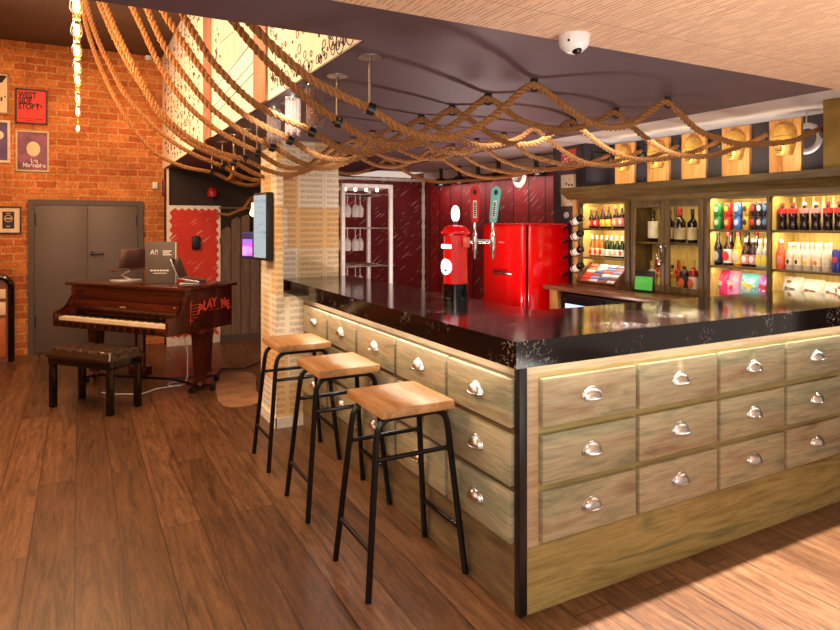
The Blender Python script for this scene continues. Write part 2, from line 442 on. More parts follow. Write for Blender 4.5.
T['navy_ink'] = flat('poster_navy', (36, 26, 62), 0.5, var=0.1)
T['purple_ink'] = flat('poster_purple', (92, 64, 108), 0.5, var=0.3, scale=6)
T['green_ink'] = flat('poster_dusk', (120, 66, 92), 0.5, var=0.4, scale=5)
T['cream'] = flat('cream_card', (234, 206, 172), 0.6, var=0.03)
T['ink'] = flat('black_ink', (34, 26, 24), 0.7, var=0.1)
T['mural'] = flat('mural_paper', (238, 214, 186), 0.7, var=0.04, scale=3)
T['batten'] = wood('mural_batten', [(0.25, (136, 80, 44)), (0.5, (164, 100, 60)), (0.8, (180, 118, 74))], (0, 0, 1), (0, 1, 0), (1, 0, 0), 0.6, 0.05)
T['screen_menu'] = screen_mat('menu_screen', [(0.30, (120, 190, 226)), (0.42, (206, 232, 240)), (0.6, (226, 240, 240)), (0.75, (140, 176, 190))], 0.62, scale=26)
T['screen_pink'] = screen_mat('pink_screen', [(0.35, (120, 120, 236)), (0.5, (220, 90, 210)), (0.7, (255, 190, 236))], 1.3, scale=7)
T['screen_green'] = screen_mat('green_screen', [(0.3, (70, 190, 60)), (0.7, (120, 226, 90))], 0.7, scale=8)
T['cooler_glow'] = emis('cooler_light', (180, 206, 240), 1.3)


def col(name, c, rough=0.4, var=0.05, **k):
    if name not in T: T[name] = flat(name, c, rough, var=var, **k)
    return T[name]


# ------------------------------------------------------------------ mesh helpers
def absorb(bm, tmp, mi=0, M=None):
    if M is not None: bmesh.ops.transform(tmp, matrix=M, verts=tmp.verts)
    me = bpy.data.meshes.new('tmp'); tmp.to_mesh(me); tmp.free()
    n0 = len(bm.faces)
    bm.from_mesh(me); bpy.data.meshes.remove(me)
    bm.faces.ensure_lookup_table()
    for f in bm.faces[n0:]: f.material_index = mi


def bx(bm, x0, x1, y0, y1, z0, z1, bev=0.0, mi=0, M=None, seg=2):
    t = bmesh.new()
    bmesh.ops.create_cube(t, size=1.0)
    bmesh.ops.scale(t, vec=(x1 - x0, y1 - y0, z1 - z0), verts=t.verts)
    bmesh.ops.translate(t, vec=((x0 + x1) / 2, (y0 + y1) / 2, (z0 + z1) / 2), verts=t.verts)
    if bev > 0:
        bmesh.ops.bevel(t, geom=list(t.edges), offset=bev, segments=seg, affect='EDGES', profile=0.5)
    absorb(bm, t, mi, M)


def lathe(bm, prof, c=(0, 0, 0), n=24, mi=0, M=None):
    t = bmesh.new(); rings = []
    for r, z in prof:
        if r < 1e-6: rings.append([t.verts.new((c[0], c[1], c[2] + z))])
        else: rings.append([t.verts.new((c[0] + r * math.cos(2 * PI * i / n), c[1] + r * math.sin(2 * PI * i / n), c[2] + z)) for i in range(n)])
    for a, b in zip(rings, rings[1:]):
        for i in range(n):
            j = (i + 1) % n
            if len(a) == 1 and len(b) == 1: continue
            if len(a) == 1: t.faces.new((a[0], b[i], b[j]))
            elif len(b) == 1: t.faces.new((a[i], a[j], b[0]))
            else: t.faces.new((a[i], a[j], b[j], b[i]))
    absorb(bm, t, mi, M)


def tube(bm, pts, r, n=8, mi=0, M=None, closed=False):
    pts = [Vector(p) for p in pts]
    t = bmesh.new(); rings = []
    tan0 = (pts[1] - pts[0]).normalized()
    up = Vector((0, 0, 1)) if abs(tan0.z) < 0.9 else Vector((1, 0, 0))
    nrm = (up - tan0 * up.dot(tan0)).normalized()
    m = len(pts)
    for i, p in enumerate(pts):
        if closed: tg = (pts[(i + 1) % m] - pts[i - 1]).normalized()
        else: tg = (pts[min(i + 1, m - 1)] - pts[max(i - 1, 0)]).normalized()
        nrm = (nrm - tg * nrm.dot(tg)).normalized()
        bi = tg.cross(nrm)
        rr = r[i] if isinstance(r, (list, tuple)) else r
        rings.append([t.verts.new(p + (nrm * math.cos(2 * PI * k / n) + bi * math.sin(2 * PI * k / n)) * rr) for k in range(n)])
    prs = list(zip(rings, rings[1:])) + ([(rings[-1], rings[0])] if closed else [])
    for a, b in prs:
        for k in range(n):
            j = (k + 1) % n
            t.faces.new((a[k], a[j], b[j], b[k]))
    if not closed:
        t.faces.new(rings[0][::-1]); t.faces.new(rings[-1])
    absorb(bm, t, mi, M)


def prism(bm, poly, a0, a1, axis='z', mi=0, M=None):
    """poly: 2-D outline; axis z: (x,y); axis x: (y,z); axis y: (x,z)"""
    t = bmesh.new()
    def P(u, v, a):
        return (u, v, a) if axis == 'z' else ((a, u, v) if axis == 'x' else (u, a, v))
    A = [t.verts.new(P(u, v, a0)) for u, v in poly]; B = [t.verts.new(P(u, v, a1)) for u, v in poly]
    t.faces.new(A[::-1]); t.faces.new(B)
    k = len(poly)
    for i in range(k):
        j = (i + 1) % k
        t.faces.new((A[i], A[j], B[j], B[i]))
    bmesh.ops.triangulate(t, faces=[f for f in t.faces if len(f.verts) > 4])
    absorb(bm, t, mi, M)


def ball(bm, c, r, sx=1, sy=1, sz=1, mi=0, u=16, v=10, M=None):
    t = bmesh.new()
    bmesh.ops.create_uvsphere(t, u_segments=u, v_segments=v, radius=r)
    bmesh.ops.scale(t, vec=(sx, sy, sz), verts=t.verts)
    bmesh.ops.translate(t, vec=c, verts=t.verts)
    absorb(bm, t, mi, M)


def obj(name, bm, mats, parent=None, loc=(0, 0, 0), rot=(0, 0, 0), smooth=True):
    bmesh.ops.recalc_face_normals(bm, faces=bm.faces)
    me = bpy.data.meshes.new(name); bm.to_mesh(me); bm.free()
    if not isinstance(mats, (list, tuple)): mats = [mats]
    for m in mats: me.materials.append(T[m] if isinstance(m, str) else m)
    if smooth:
        for p in me.polygons: p.use_smooth = True
        me.set_sharp_from_angle(angle=math.radians(35))
    o = bpy.data.objects.new(name, me); COL.objects.link(o)
    o.location = loc; o.rotation_euler = rot
    if parent is not None: o.parent = parent
    return o


def thing(name, label, cat, loc=(0, 0, 0), rotz=0, group=None):
    o = bpy.data.objects.new(name, None); COL.objects.link(o)
    o.empty_display_size = 0.1
    o.location = loc; o.rotation_euler = (0, 0, rotz)
    o['label'] = label; o['category'] = cat
    if group: o['group'] = group
    return o


def tag(o, label, cat, group=None):
    o['label'] = label; o['category'] = cat
    if group: o['group'] = group
    return o


def struct(name, bm, mats, loc=(0, 0, 0), parent=None):
    o = obj(name, bm, mats, parent, loc)
    if parent is None: o['kind'] = 'structure'
    return o


def dup(root, loc, label, rotz=None, group=None):
    r = root.copy(); COL.objects.link(r); r.location = loc
    if rotz is not None: r.rotation_euler = (0, 0, rotz)
    r['label'] = label
    if group: r['group'] = group
    for ch in list(root.children):
        c = ch.copy(); COL.objects.link(c); c.parent = r
        for g in list(ch.children):
            d = g.copy(); COL.objects.link(d); d.parent = c
    return r


def text(name, s, size, mat, parent=None, loc=(0, 0, 0), rot=(PI / 2, 0, 0), ext=0.001, sx=1.0, align='CENTER', bold=0.0):
    cu = bpy.data.curves.new(name, 'FONT'); cu.body = s; cu.size = size; cu.extrude = ext
    cu.align_x = align; cu.align_y = 'CENTER'; cu.offset = bold; cu.space_line = 0.8
    o = bpy.data.objects.new(name, cu); COL.objects.link(o)
    dg = bpy.context.evaluated_depsgraph_get()
    me = bpy.data.meshes.new_from_object(o.evaluated_get(dg))
    bpy.data.objects.remove(o); bpy.data.curves.remove(cu)
    for v in me.vertices: v.co.x *= sx
    me.materials.clear(); me.materials.append(T[mat] if isinstance(mat, str) else mat)
    q = bpy.data.objects.new(name, me); COL.objects.link(q)
    q.location = loc; q.rotation_euler = rot
    if parent is not None: q.parent = parent
    return q


B = bmesh.new
FACE_X = (PI / 2, 0, -PI / 2)      # lettering that faces -X
ORD = ['first', 'second', 'third', 'fourth', 'fifth', 'sixth', 'seventh', 'eighth', 'ninth', 'tenth', 'eleventh', 'twelfth']

# ------------------------------------------------------------------ the room
ZC = 2.47          # low ceiling
b = B(); bx(b, -4.0, 6.2, -2.5, 9.9, -0.12, 0.0); struct('floor', b, 'floor')
b = B(); bx(b, -4.0, 1.07, 9.70, 9.9, 0.0, 4.25); struct('wall_back', b, 'brick')
b = B(); bx(b, 1.07, 2.95, 9.43, 9.9, 0.0, ZC); struct('wall_back_dark', b, 'wall_black')
b = B(); bx(b, 2.95, 5.15, 9.43, 9.9, 0.0, ZC); struct('wall_back_red', b, 'red_rear')
b = B(); bx(b, 5.15, 5.35, 5.69, 9.9, 0.0, 2.57); struct('wall_right_red', b, 'red_side')
b = B(); bx(b, 5.15, 5.35, 1.2, 5.69, 0.0, 2.70); struct('wall_right', b, 'wall_dark')
b = B(); bx(b, 4.80, 5.15, 5.16, 5.69, 0.0, 2.57); struct('wall_right_pier', b, 'wall_dark')
b = B(); bx(b, -4.2, -4.0, -2.5, 9.9, 0.0, 4.25); struct('wall_left', b, 'brick')
b = B(); bx(b, -4.0, 1.26, 2.46, 9.9, 4.07, 4.25); struct('ceiling_hall', b, 'ceiling_hall')
b = B(); bx(b, -4.0, 3.80, 2.05, 2.46, ZC, 2.75); bx(b, 1.06, 3.80, 2.46, 9.43, ZC, 2.75); struct('ceiling_bar', b, 'ceiling_dark')
b = B(); bx(b, 3.80, 5.35, 1.2, 9.43, 2.57, 2.75); struct('ceiling_recess', b, 'ceiling_pale')
b = B(); bx(b, -4.0, 6.2, -2.5, 2.05, ZC - 0.006, 2.75); struct('ceiling_slatted', b, 'slat')
b = B(); bx(b, 1.06, 1.26, 2.46, 9.70, 2.75, 4.07); bx(b, 1.06, 1.26, 9.43, 9.70, ZC, 2.75); struct('wall_hall_upper', b, 'plaster')
b = B(); bx(b, -4.0, 1.06, 2.30, 2.46, 2.75, 4.07); struct('wall_hall_front', b, 'ceiling_hall')
b = B(); bx(b, 1.07, 1.10, 9.40, 9.43, 0.0, ZC); struct('trim_nib', b, 'plaster')
# pale ragged bead in the corner and along the top of the red walls
def ragged(bm, p0, p1, wd, dp, axis_w, n=60, seed=1):
    rnd = random.Random(seed)
    p0 = Vector(p0); p1 = Vector(p1)
    pts = [p0.lerp(p1, i / n) for i in range(n + 1)]
    tube(bm, pts, [wd * (0.75 + 0.5 * rnd.random()) for _ in pts], 6)
b = B(); ragged(b, (5.12, 9.40, 0), (5.12, 9.40, 2.46), 0.028, 0.02, 'x'); struct('trim_corner', b, 'white_paint')
b = B(); ragged(b, (2.95, 9.405, 2.43), (5.12, 9.405, 2.43), 0.026, 0.02, 'x', 50, 2); struct('trim_rear', b, 'white_paint')
b = B(); bx(b, 5.12, 5.15, 5.72, 9.38, 2.42, 2.56); struct('trim_side', b, 'white_paint')

# column papered with sheet music, and its lower casing at the bar's end
b = B(); bx(b, 1.597, 2.19, 5.72, 6.30, 0.0, ZC); bx(b, 1.445, 1.503, 5.205, 5.715, 1.089, ZC)
struct('column', b, 'score')
b = B(); prism(b, [(1.445, 0.0), (1.90, 0.0), (1.90, 1.088), (1.445, 1.088)], 5.205, 5.715, 'y')
struct('column_casing', b, 'score')
b = B(); bx(b, 1.435, 1.672, 5.192, 5.204, 0.0, 0.09); bx(b, 1.430, 1.444, 5.192, 5.715, 0.0, 0.09); struct('baseboard_column', b, 'white_paint')

# double door in the brick wall
dr = B(); bx(dr, -0.585, 0.792, 9.675, 9.70, 0.0, 2.02); bx(dr, -0.585, -0.515, 9.655, 9.70, 0, 2.02); bx(dr, 0.722, 0.792, 9.655, 9.70, 0, 2.02); bx(dr, -0.515, 0.722, 9.655, 9.70, 1.95, 2.02)
dframe = struct('door_1', dr, 'door_frame')
for x0, x1 in ((-0.51, 0.10), (0.107, 0.717)):
    b = B(); bx(b, x0, x1, 9.660, 9.676, 0.01, 1.945, 0.003); lf = obj('door_leaf', b, 'door', dframe)
    for zz in (0.35, 1.68):
        c = B(); xx = x0 + 0.008 if x0 < 0 else x1 - 0.008
        bx(c, xx - 0.01, xx + 0.01, 9.648, 9.662, zz, zz + 0.15); obj('hinge', c, 'black', lf)
c = B(); tube(c, [(0.16, 9.662, 1.30), (0.16, 9.615, 1.30), (0.30, 9.612, 1.30)], 0.013); lathe(c, [(0, 0), (0.03, 0), (0.03, 0.012), (0, 0.012)], (0, 0, 0), 16, 0, Matrix.Translation((0.16, 9.662, 1.30)) @ Matrix.Rotation(PI / 2, 4, 'X'))
obj('door_handle', c, 'black', dframe)

# murals on the upper wall over the void
YS = [9.66, 6.22, 5.86, 4.27, 3.95, 2.47]
XM = 1.056
def mural(y1, y0, label, draw):
    r = thing('mural_panel', label, 'mural', (XM, (y0 + y1) / 2, ZC + 0.005), 0, 'illustrated panels above the bar ceiling')
    hw = (y1 - y0) / 2
    b = B(); bx(b, -0.014, 0.0, -hw, hw, 0.0, 1.59); obj('paper', b, 'mural', r)
    b = B(); draw(b, hw); obj('drawing', b, 'ink', r)
def stroke(b, ya, za, yb, zb, wd):
    tube(b, [(-0.0145, ya, za), (-0.0145, yb, zb)], wd, 4)
def draw_notes(b, hw):
    rnd = random.Random(3)
    for cx_ in [-1.35, -1.05, -0.8, -0.5, -0.2, 0.1, 0.4, 0.7, 1.0, 1.3]:
        for k in range(60):
            z = 0.04 + 1.5 * rnd.random(); y = cx_ + rnd.gauss(0, 0.05)
            if abs(y) < hw - 0.05:
                stroke(b, y, z, y + rnd.uniform(-0.03, 0.03), z + rnd.uniform(0.008, 0.035), rnd.uniform(0.003, 0.008))
    tube(b, [(-0.0145, 1.1 + 0.3 * math.cos(a), 1.0 + 0.10 * math.sin(a)) for a in [i * 0.3 for i in range(10)]], 0.005, 4)
def draw_lines(b, hw):
    rnd = random.Random(5)
    for k in range(26):
        y = -hw + 0.05 + k * (2 * hw - 0.1) / 25
        stroke(b, y, 0.46 + 0.02 * y, y, 1.55, 0.0022)
        if k % 2 == 0: stroke(b, y, 0.03, y, 0.20, 0.0018)
    for dz in (0.22, 0.30, 0.44):
        stroke(b, -hw + 0.02, dz + 0.03, hw - 0.02, dz - 0.05, 0.004)
    for k in range(36):
        z = 0.5 + 1.0 * rnd.random(); y = 0.50 + rnd.gauss(0, 0.06)
        stroke(b, y, z, y + 0.02, z + 0.03, 0.006)
    for k in range(4):
        stroke(b, -0.1, 0.7 + 0.2 * k, 0.4, 0.74 + 0.2 * k, 0.003)
def draw_rings(b, hw):
    rnd = random.Random(11)
    for k in range(190):
        y = rnd.uniform(-hw + 0.08, hw - 0.08); z = 0.03 + 1.4 * rnd.random() ** 2.0
        rr = rnd.choice([0.008, 0.011, 0.015, 0.020, 0.026])
        if k % 23 == 0: rr = 0.05
        tube(b, [(-0.0145, y + rr * math.cos(2 * PI * i / 16), z + rr * math.sin(2 * PI * i / 16)) for i in range(16)], 0.0028, 4, closed=True)
    for k in range(60):
        z = rnd.uniform(0.05, 0.9); y = 0.60 + rnd.gauss(0, 0.04)
        stroke(b, y, z, y + 0.02, z + 0.04, 0.004)
mural(YS[0], YS[1], 'tall cream wall panel of scattered handwritten music marks next to the brick wall', draw_notes)
mural(YS[2], YS[3], 'cream wall panel drawn with fine vertical lines and sloping bands, middle of three', draw_lines)
mural(YS[4], YS[5], 'cream wall panel covered in loose black ring shapes, nearest the dark beam', draw_rings)
for (ya, yb, lb) in ((YS[1], YS[2], 'narrow brown wooden batten between the music marks and the lined panel'), (YS[3], YS[4], 'broad brown wooden batten between the lined panel and the rings panel')):
    b = B(); bx(b, XM - 0.03, XM, yb, ya, ZC + 0.005, 4.06, 0.003)
    tag(obj('wall_batten', b, 'batten'), lb, 'batten', 'brown battens on the upper wall')

# ------------------------------------------------------------------ things on the brick wall
def frame_pic(name, label, cx_, cz, wd, ht, fmat, fw, inner, depth=0.025, group='framed pictures on the brick wall'):
    r = thing(name, label, 'poster', (cx_, 9.70, cz), 0, group)
    b = B()
    bx(b, -wd / 2, wd / 2, -depth, 0, ht / 2 - fw, ht / 2, 0.002); bx(b, -wd / 2, wd / 2, -depth, 0, -ht / 2, -ht / 2 + fw, 0.002)
    bx(b, -wd / 2, -wd / 2 + fw, -depth, 0, -ht / 2 + fw, ht / 2 - fw, 0.002); bx(b, wd / 2 - fw, wd / 2, -depth, 0, -ht / 2 + fw, ht / 2 - fw, 0.002)
    obj('frame', b, fmat, r)
    b = B(); bx(b, -wd / 2 + fw, wd / 2 - fw, -0.012, 0, -ht / 2 + fw, ht / 2 - fw); obj('print', b, inner, r)
    return r
FB = col('dark_frame', (48, 30, 24), 0.5); FW = col('pale_frame', (206, 182, 140), 0.5); FG = col('wood_frame', (150, 106, 62), 0.5)
r = frame_pic('framed_poster', 'red framed poster lettered in black, above the muted purple poster', -0.545, 3.232, 0.36, 0.455, FB, 0.02, 'red_ink')
for i, s in enumerate(('WEST', 'SIDE', 'STORY')):
    text('lettering', s, 0.105, 'ink', r, (-0.145, -0.0135, 0.145 - 0.075 * i), (PI / 2, 0, 0), 0.0008, 0.72, 'LEFT', 0.004)
b = B()
for i in range(9): bx(b, -0.14 + i * 0.031, -0.118 + i * 0.031, -0.0135, -0.012, -0.165, -0.155); bx(b, -0.08 + i * 0.018, -0.068 + i * 0.018, -0.0135, -0.012, -0.19, -0.181)
bx(b, 0.055, 0.07, -0.0135, -0.012, 0.02, 0.05); bx(b, 0.10, 0.115, -0.0135, -0.012, -0.01, 0.03)
obj('small_print', b, 'ink', r)
r = frame_pic('framed_poster', 'pale-framed dusky purple poster with a pale oval, below the red poster', -0.535, 2.65, 0.375, 0.535, FW, 0.022, 'green_ink')
b = B(); ball(b, (0.01, -0.012, 0.03), 0.085, 0.9, 0.03, 1.15, u=20); obj('pale_oval', b, 'cream', r)
b = B(); ball(b, (0.0, -0.010, 0.06), 0.13, 0.95, 0.015, 0.95, u=20); obj('dark_patch', b, col('dusk_dark', (58, 40, 50), 0.6), r)
for i, s in enumerate(('Les', 'Misérables')):
    text('lettering', s, 0.075, 'white_print', r, (0.02, -0.0135, -0.125 - 0.06 * i), (PI / 2, 0, 0), 0.0008, 0.8, 'CENTER', 0.002)
r = frame_pic('framed_poster', 'cream poster with black blots in wooden frame, topmost at left edge', -0.985, 3.374, 0.40, 0.54, FG, 0.025, 'cream')
b = B(); prism(b, [(-0.16, 0.23), (0.17, 0.23), (0.12, 0.14), (0.03, 0.10), (-0.16, 0.03)], -0.0135, -0.012, 'y'); bx(b, 0.10, 0.12, -0.0135, -0.012, -0.1, -0.05); bx(b, 0.14, 0.155, -0.0135, -0.012, -0.05, -0.03); obj('black_blots', b, 'ink', r)
r = frame_pic('framed_poster', 'white-framed deep purple poster at left edge below the cream one', -0.98, 2.758, 0.40, 0.545, col('white_frame', (226, 206, 182), 0.5), 0.03, 'purple_ink')
b = B(); ball(b, (0.08, -0.012, 0.08), 0.05, 1, 0.03, 1.1); obj('white_shape', b, 'white_print', r)
r = frame_pic('framed_certificate', 'small black-framed navy emblem on white mount, left of the grey doors', -0.80, 1.75, 0.285, 0.355, FB, 0.018, 'cream')
b = B(); bx(b, -0.065, 0.065, -0.0135, -0.012, -0.11, 0.11); obj('navy_card', b, 'navy_ink', r)
b = B(); tube(b, [(0.042 * math.cos(2 * PI * i / 24), -0.014, 0.02 + 0.042 * math.sin(2 * PI * i / 24)) for i in range(24)], 0.005, 6, closed=True); bx(b, -0.035, 0.035, -0.015, -0.0135, 0.012, 0.028); bx(b, -0.02, 0.02, -0.015, -0.0135, -0.085, -0.075); bx(b, -0.025, 0.025, -0.015, -0.0135, 0.082, 0.09); obj('gold_emblem', b, 'gold', r)
b = B(); bx(b, 0.912, 0.985, 9.65, 9.70, 2.195, 2.295, 0.012); tag(obj('wall_sensor', b, 'white_gloss'), 'small white sensor box high on the brick near its right end', 'sensor')
r = thing('security_camera', 'small pale security camera at the top of the brick wall', 'camera', (0.865, 9.70, 4.04))
b = B(); bx(b, -0.05, 0.05, -0.05, 0.0, -0.03, 0.03, 0.008); obj('bracket', b, 'white_gloss', r)
b = B(); tube(b, [(0, -0.03, 0), (-0.02, -0.17, -0.03)], 0.032, 12); obj('housing', b, 'white_gloss', r)
b = B(); bx(b, 1.035, 1.07, 9.48, 9.62, 2.10, 2.32, 0.006); tag(obj('wall_speaker', b, col('maroon_box', (92, 36, 26), 0.5)), 'small dark maroon box on the white nib beside the brick', 'box')

# jukebox at the left edge
r = thing('jukebox', 'dark arched cabinet with cream panels standing at the left edge', 'cabinet', (-1.085, 9.45, 0.0))
arch = [(-0.36, 0.0), (0.36, 0.0), (0.36, 0.92)] + [(0.36 - 0.13 + 0.13 * math.cos(a), 0.92 + 0.13 * math.sin(a)) for a in [PI / 8 * i for i in range(1, 5)]] + [(-0.36 + 0.13 + 0.13 * math.cos(a), 0.92 + 0.13 * math.sin(a)) for a in [PI / 2 + PI / 8 * i for i in range(5)]]
b = B(); prism(b, arch, -0.15, 0.20, 'y'); obj('body', b, col('juke_wood', (120, 70, 36), 0.4), r)
b = B(); tube(b, [(x * 0.96, -0.16, z) for x, z in arch[1:]] + [(-0.345, -0.16, 0.02)], 0.035, 8); obj('arch_rim', b, 'black_gloss', r)
for k, (z0, z1, mm) in enumerate(((0.78, 0.90, 'cream'), (0.58, 0.74, 'cream'), (0.06, 0.54, col('juke_orange', (176, 92, 34), 0.5)))):
    b = B(); bx(b, -0.29, 0.29, -0.165, -0.15, z0, z1, 0.006); obj('front_panel', b, mm, r)

# pendant bulbs in a row over the hall
def bulb_pendant():
    r = thing('pendant_bulb', 'x', 'pendant lamp', (0, 0, 0), 0, 'row of bare filament bulbs over the hall')
    b = B(); lathe(b, [(0, 0), (0.014, 0.002), (0.026, 0.018), (0.031, 0.045), (0.028, 0.07), (0.018, 0.10), (0.013, 0.118), (0, 0.118)], (0, 0, 0), 16); gb = obj('bulb', b, 'bulb_glass', r)
    b = B(); lathe(b, [(0, 0.015), (0.012, 0.02), (0.018, 0.045), (0.013, 0.08), (0, 0.085)], (0, 0, 0), 10); obj('filament', b, 'bulb', gb)
    b = B(); lathe(b, [(0, 0.11), (0.019, 0.11), (0.021, 0.16), (0.010, 0.175), (0, 0.175)], (0, 0, 0), 14); obj('lamp_holder', b, 'brass', r)
    b = B(); tube(b, [(0, 0, 0.17), (0, 0, 1.27)], 0.004, 6); obj('cord', b, 'black', r)
    return r
ys = [217.7, 193.4, 173, 156, 144, 125, 112.4, 95.6]
proto = None
for i, v in enumerate(ys):
    zb = 2.80
    Y = (zb - 1.70) * FPX / v / math.cos(math.radians(28.2738))
    if i == 0: lb = 'bare filament bulb, nearest and largest of the hanging row'
    elif i == len(ys) - 1: lb = 'bare filament bulb, farthest and lowest looking of the hanging row by the brick wall'
    else: lb = 'bare filament bulb, %s from the nearest end of the hanging row' % ORD[i]
    if proto is None: proto = bulb_pendant(); proto.location = (-0.012, Y, zb - 0.05); proto['label'] = lb
    else: dup(proto, (-0.012, Y, zb - 0.05), lb)
    point('bulb_light', (-0.012, Y - 0.12, zb + 0.0), 24, WARM, 0.05)

# ------------------------------------------------------------------ red panel and palings beyond the piano
r = thing('painted_panel', 'scratched red panel with ragged white border behind the piano', 'panel', (1.425, 9.428, 0))
b = B(); bx(b, -0.345, 0.37, -0.03, 0, 0.0, 1.96); obj('white_backing', b, 'white_paint', r)
rnd = random.Random(4)
b = B(); rows_ = []
for i in range(61):
    z = 0.12 + (1.90 - 0.12) * i / 60
    l = -0.305 + (0.018 if i % 4 < 2 else -0.012) + rnd.uniform(-0.006, 0.006); r2 = 0.325 + (0.018 if i % 4 < 2 else -0.012) + rnd.uniform(-0.006, 0.006)
    rows_.append([b.verts.new((l + (r2 - l) * q / 14, -0.0345, z + (0 if 0 < i < 60 else (0.022 if q % 2 else -0.012)))) for q in range(15)])
for i in range(60):
    for q in range(14): b.faces.new((rows_[i][q], rows_[i][q + 1], rows_[i + 1][q + 1], rows_[i + 1][q]))
obj('red_paint', b, 'red_panel', r, smooth=False)
b = B(); bx(b, 1.40, 1.51, 9.345, 9.394, 1.34, 1.53, 0.012); ph = tag(obj('wall_handset', b, 'black'), 'small black box fixed on the red scratched panel', 'handset')
r = thing('paling_screen', 'row of weathered grey-brown boards with uneven tops beside the red panel', 'fence', (1.8, 9.36, 0))
hs = [1.66, 1.80, 1.84, 1.62, 1.88, 1.76, 1.86]
for i, h in enumerate(hs):
    b = B(); x0 = i * 0.135
    prism(b, [(x0, 0.10), (x0 + 0.128, 0.10), (x0 + 0.126, h - 0.03), (x0 + 0.09, h), (x0 + 0.05, h - 0.015), (x0 + 0.002, h - 0.05)], -0.02 - 0.008 * (i % 2), 0.01, 'y'); obj('board', b, 'paling', r)
b = B(); bx(b, -0.02, 0.97, -0.035, -0.0, 0.0, 0.11); obj('skirting', b, 'door_frame', r)
b = B(); bx(b, -0.02, 0.97, 0.01, 0.05, 1.42, 1.50); obj('rail', b, 'door_frame', r)
b = B(); tube(b, [(1.76, 9.33, 1.93), (2.6, 9.33, 1.93)], 0.014, 8); tag(obj('rail_tube', b, col('grey_tube', (120, 96, 80), 0.5)), 'thin grey rail above the weathered boards', 'rail')
r = thing('stage_lamp', 'small red lamp on dark wall above the scratched red panel', 'lamp', (1.66, 9.43, 2.12))
b = B(); bx(b, -0.03, 0.03, -0.08, 0, -0.03, 0.03); tube(b, [(0, -0.08, 0.0), (0, -0.12, -0.10)], 0.015, 8); obj('bracket', b, 'black', r)
b = B(); lathe(b, [(0, -0.02), (0.06, 0.0), (0.07, 0.06), (0.045, 0.12), (0, 0.13)], (0, -0.13, -0.03), 16); obj('red_lens', b, col('lamp_red', (190, 30, 24), 0.2), r)
r = thing('rope_lamp', 'single glowing bulb hanging from a looped rope beside the menu screen', 'lamp', (2.18, 9.1, 2.2))
b = B(); tube(b, [(-0.46, 0.22, -0.35), (-0.30, 0.15, -0.37), (-0.12, 0.06, -0.28), (-0.03, 0.0, -0.13), (0.0, 0, -0.10), (0.005, 0, -0.20)], 0.022, 8); obj('rope', b, 'rope', r)
b = B(); lathe(b, [(0, 0.0), (0.04, 0.03), (0.045, 0.06), (0.022, 0.12), (0.02, 0.20), (0, 0.2)], (0.005, 0, -0.40), 14); obj('bulb', b, 'bulb_soft', r)

# menu screen and tablet on the column's hall side
r = thing('menu_screen', 'tall bright menu screen on the left side of the papered column', 'screen', (1.385, 5.40, 1.68), math.radians(10))
b = B(); bx(b, -0.03, 0.03, -0.135, 0.135, -0.288, 0.288, 0.006); obj('casing', b, 'black', r)
b = B(); bx(b, -0.034, -0.029, -0.118, 0.118, -0.266, 0.266); obj('display', b, 'screen_menu', r)
b = B(); bx(b, 0.02, 0.060, -0.04, 0.04, -0.08, 0.08); obj('wall_bracket', b, 'black_steel', r)
r = thing('tablet', 'small pink-glowing tablet in blue case beside the menu screen', 'tablet', (1.34, 5.72, 1.51), math.radians(36))
b = B(); bx(b, -0.02, 0.02, -0.075, 0.075, -0.12, 0.12, 0.012); obj('case', b, col('tablet_blue', (44, 40, 96), 0.4), r)
b = B(); bx(b, -0.024, -0.019, -0.055, 0.055, -0.095, 0.055); obj('display', b, 'screen_pink', r)
b = B(); bx(b, 0.01, 0.10, -0.02, 0.02, -0.03, 0.03); obj('arm', b, 'black_steel', r)

# ------------------------------------------------------------------ bar
LX, RY = 1.678, 2.208
left = thing('bar_counter', 'long aged-paint bar front of drawers behind the stools', 'bar', (0, 0, 0), 0, 'drawer-fronted bar counters')
b = B(); bx(b, LX, LX + 0.033, RY + 0.03, 2.81, 0.31, 1.035); bx(b, LX, 2.22, 2.81, 5.20, 0.31, 1.035); obj('body', b, 'carcass_shaded', left)
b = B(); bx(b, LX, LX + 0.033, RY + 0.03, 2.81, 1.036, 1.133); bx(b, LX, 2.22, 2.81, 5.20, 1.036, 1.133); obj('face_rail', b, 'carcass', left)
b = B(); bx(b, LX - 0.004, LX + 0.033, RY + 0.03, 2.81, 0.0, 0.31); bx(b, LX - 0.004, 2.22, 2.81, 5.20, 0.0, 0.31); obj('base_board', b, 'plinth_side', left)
b = B(); bx(b, LX - 0.008, LX + 0.034, RY - 0.008, RY + 0.031, 0.0, 1.133, 0.003); o = obj('corner_post', b, 'black', left); o['label'] = 'black corner post'
right = thing('bar_counter', 'aged green-gold bar front of drawers at the right of the corner post', 'bar', (0, 0, 0), 0, 'drawer-fronted bar counters')
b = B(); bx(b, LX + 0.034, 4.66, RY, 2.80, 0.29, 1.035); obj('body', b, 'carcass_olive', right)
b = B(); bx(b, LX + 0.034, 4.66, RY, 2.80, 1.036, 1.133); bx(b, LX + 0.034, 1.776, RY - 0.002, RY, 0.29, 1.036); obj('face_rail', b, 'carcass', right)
b = B(); bx(b, LX + 0.034, 4.66, RY - 0.003, 2.80, 0.0, 0.29); obj('base_board', b, 'plinth', right)


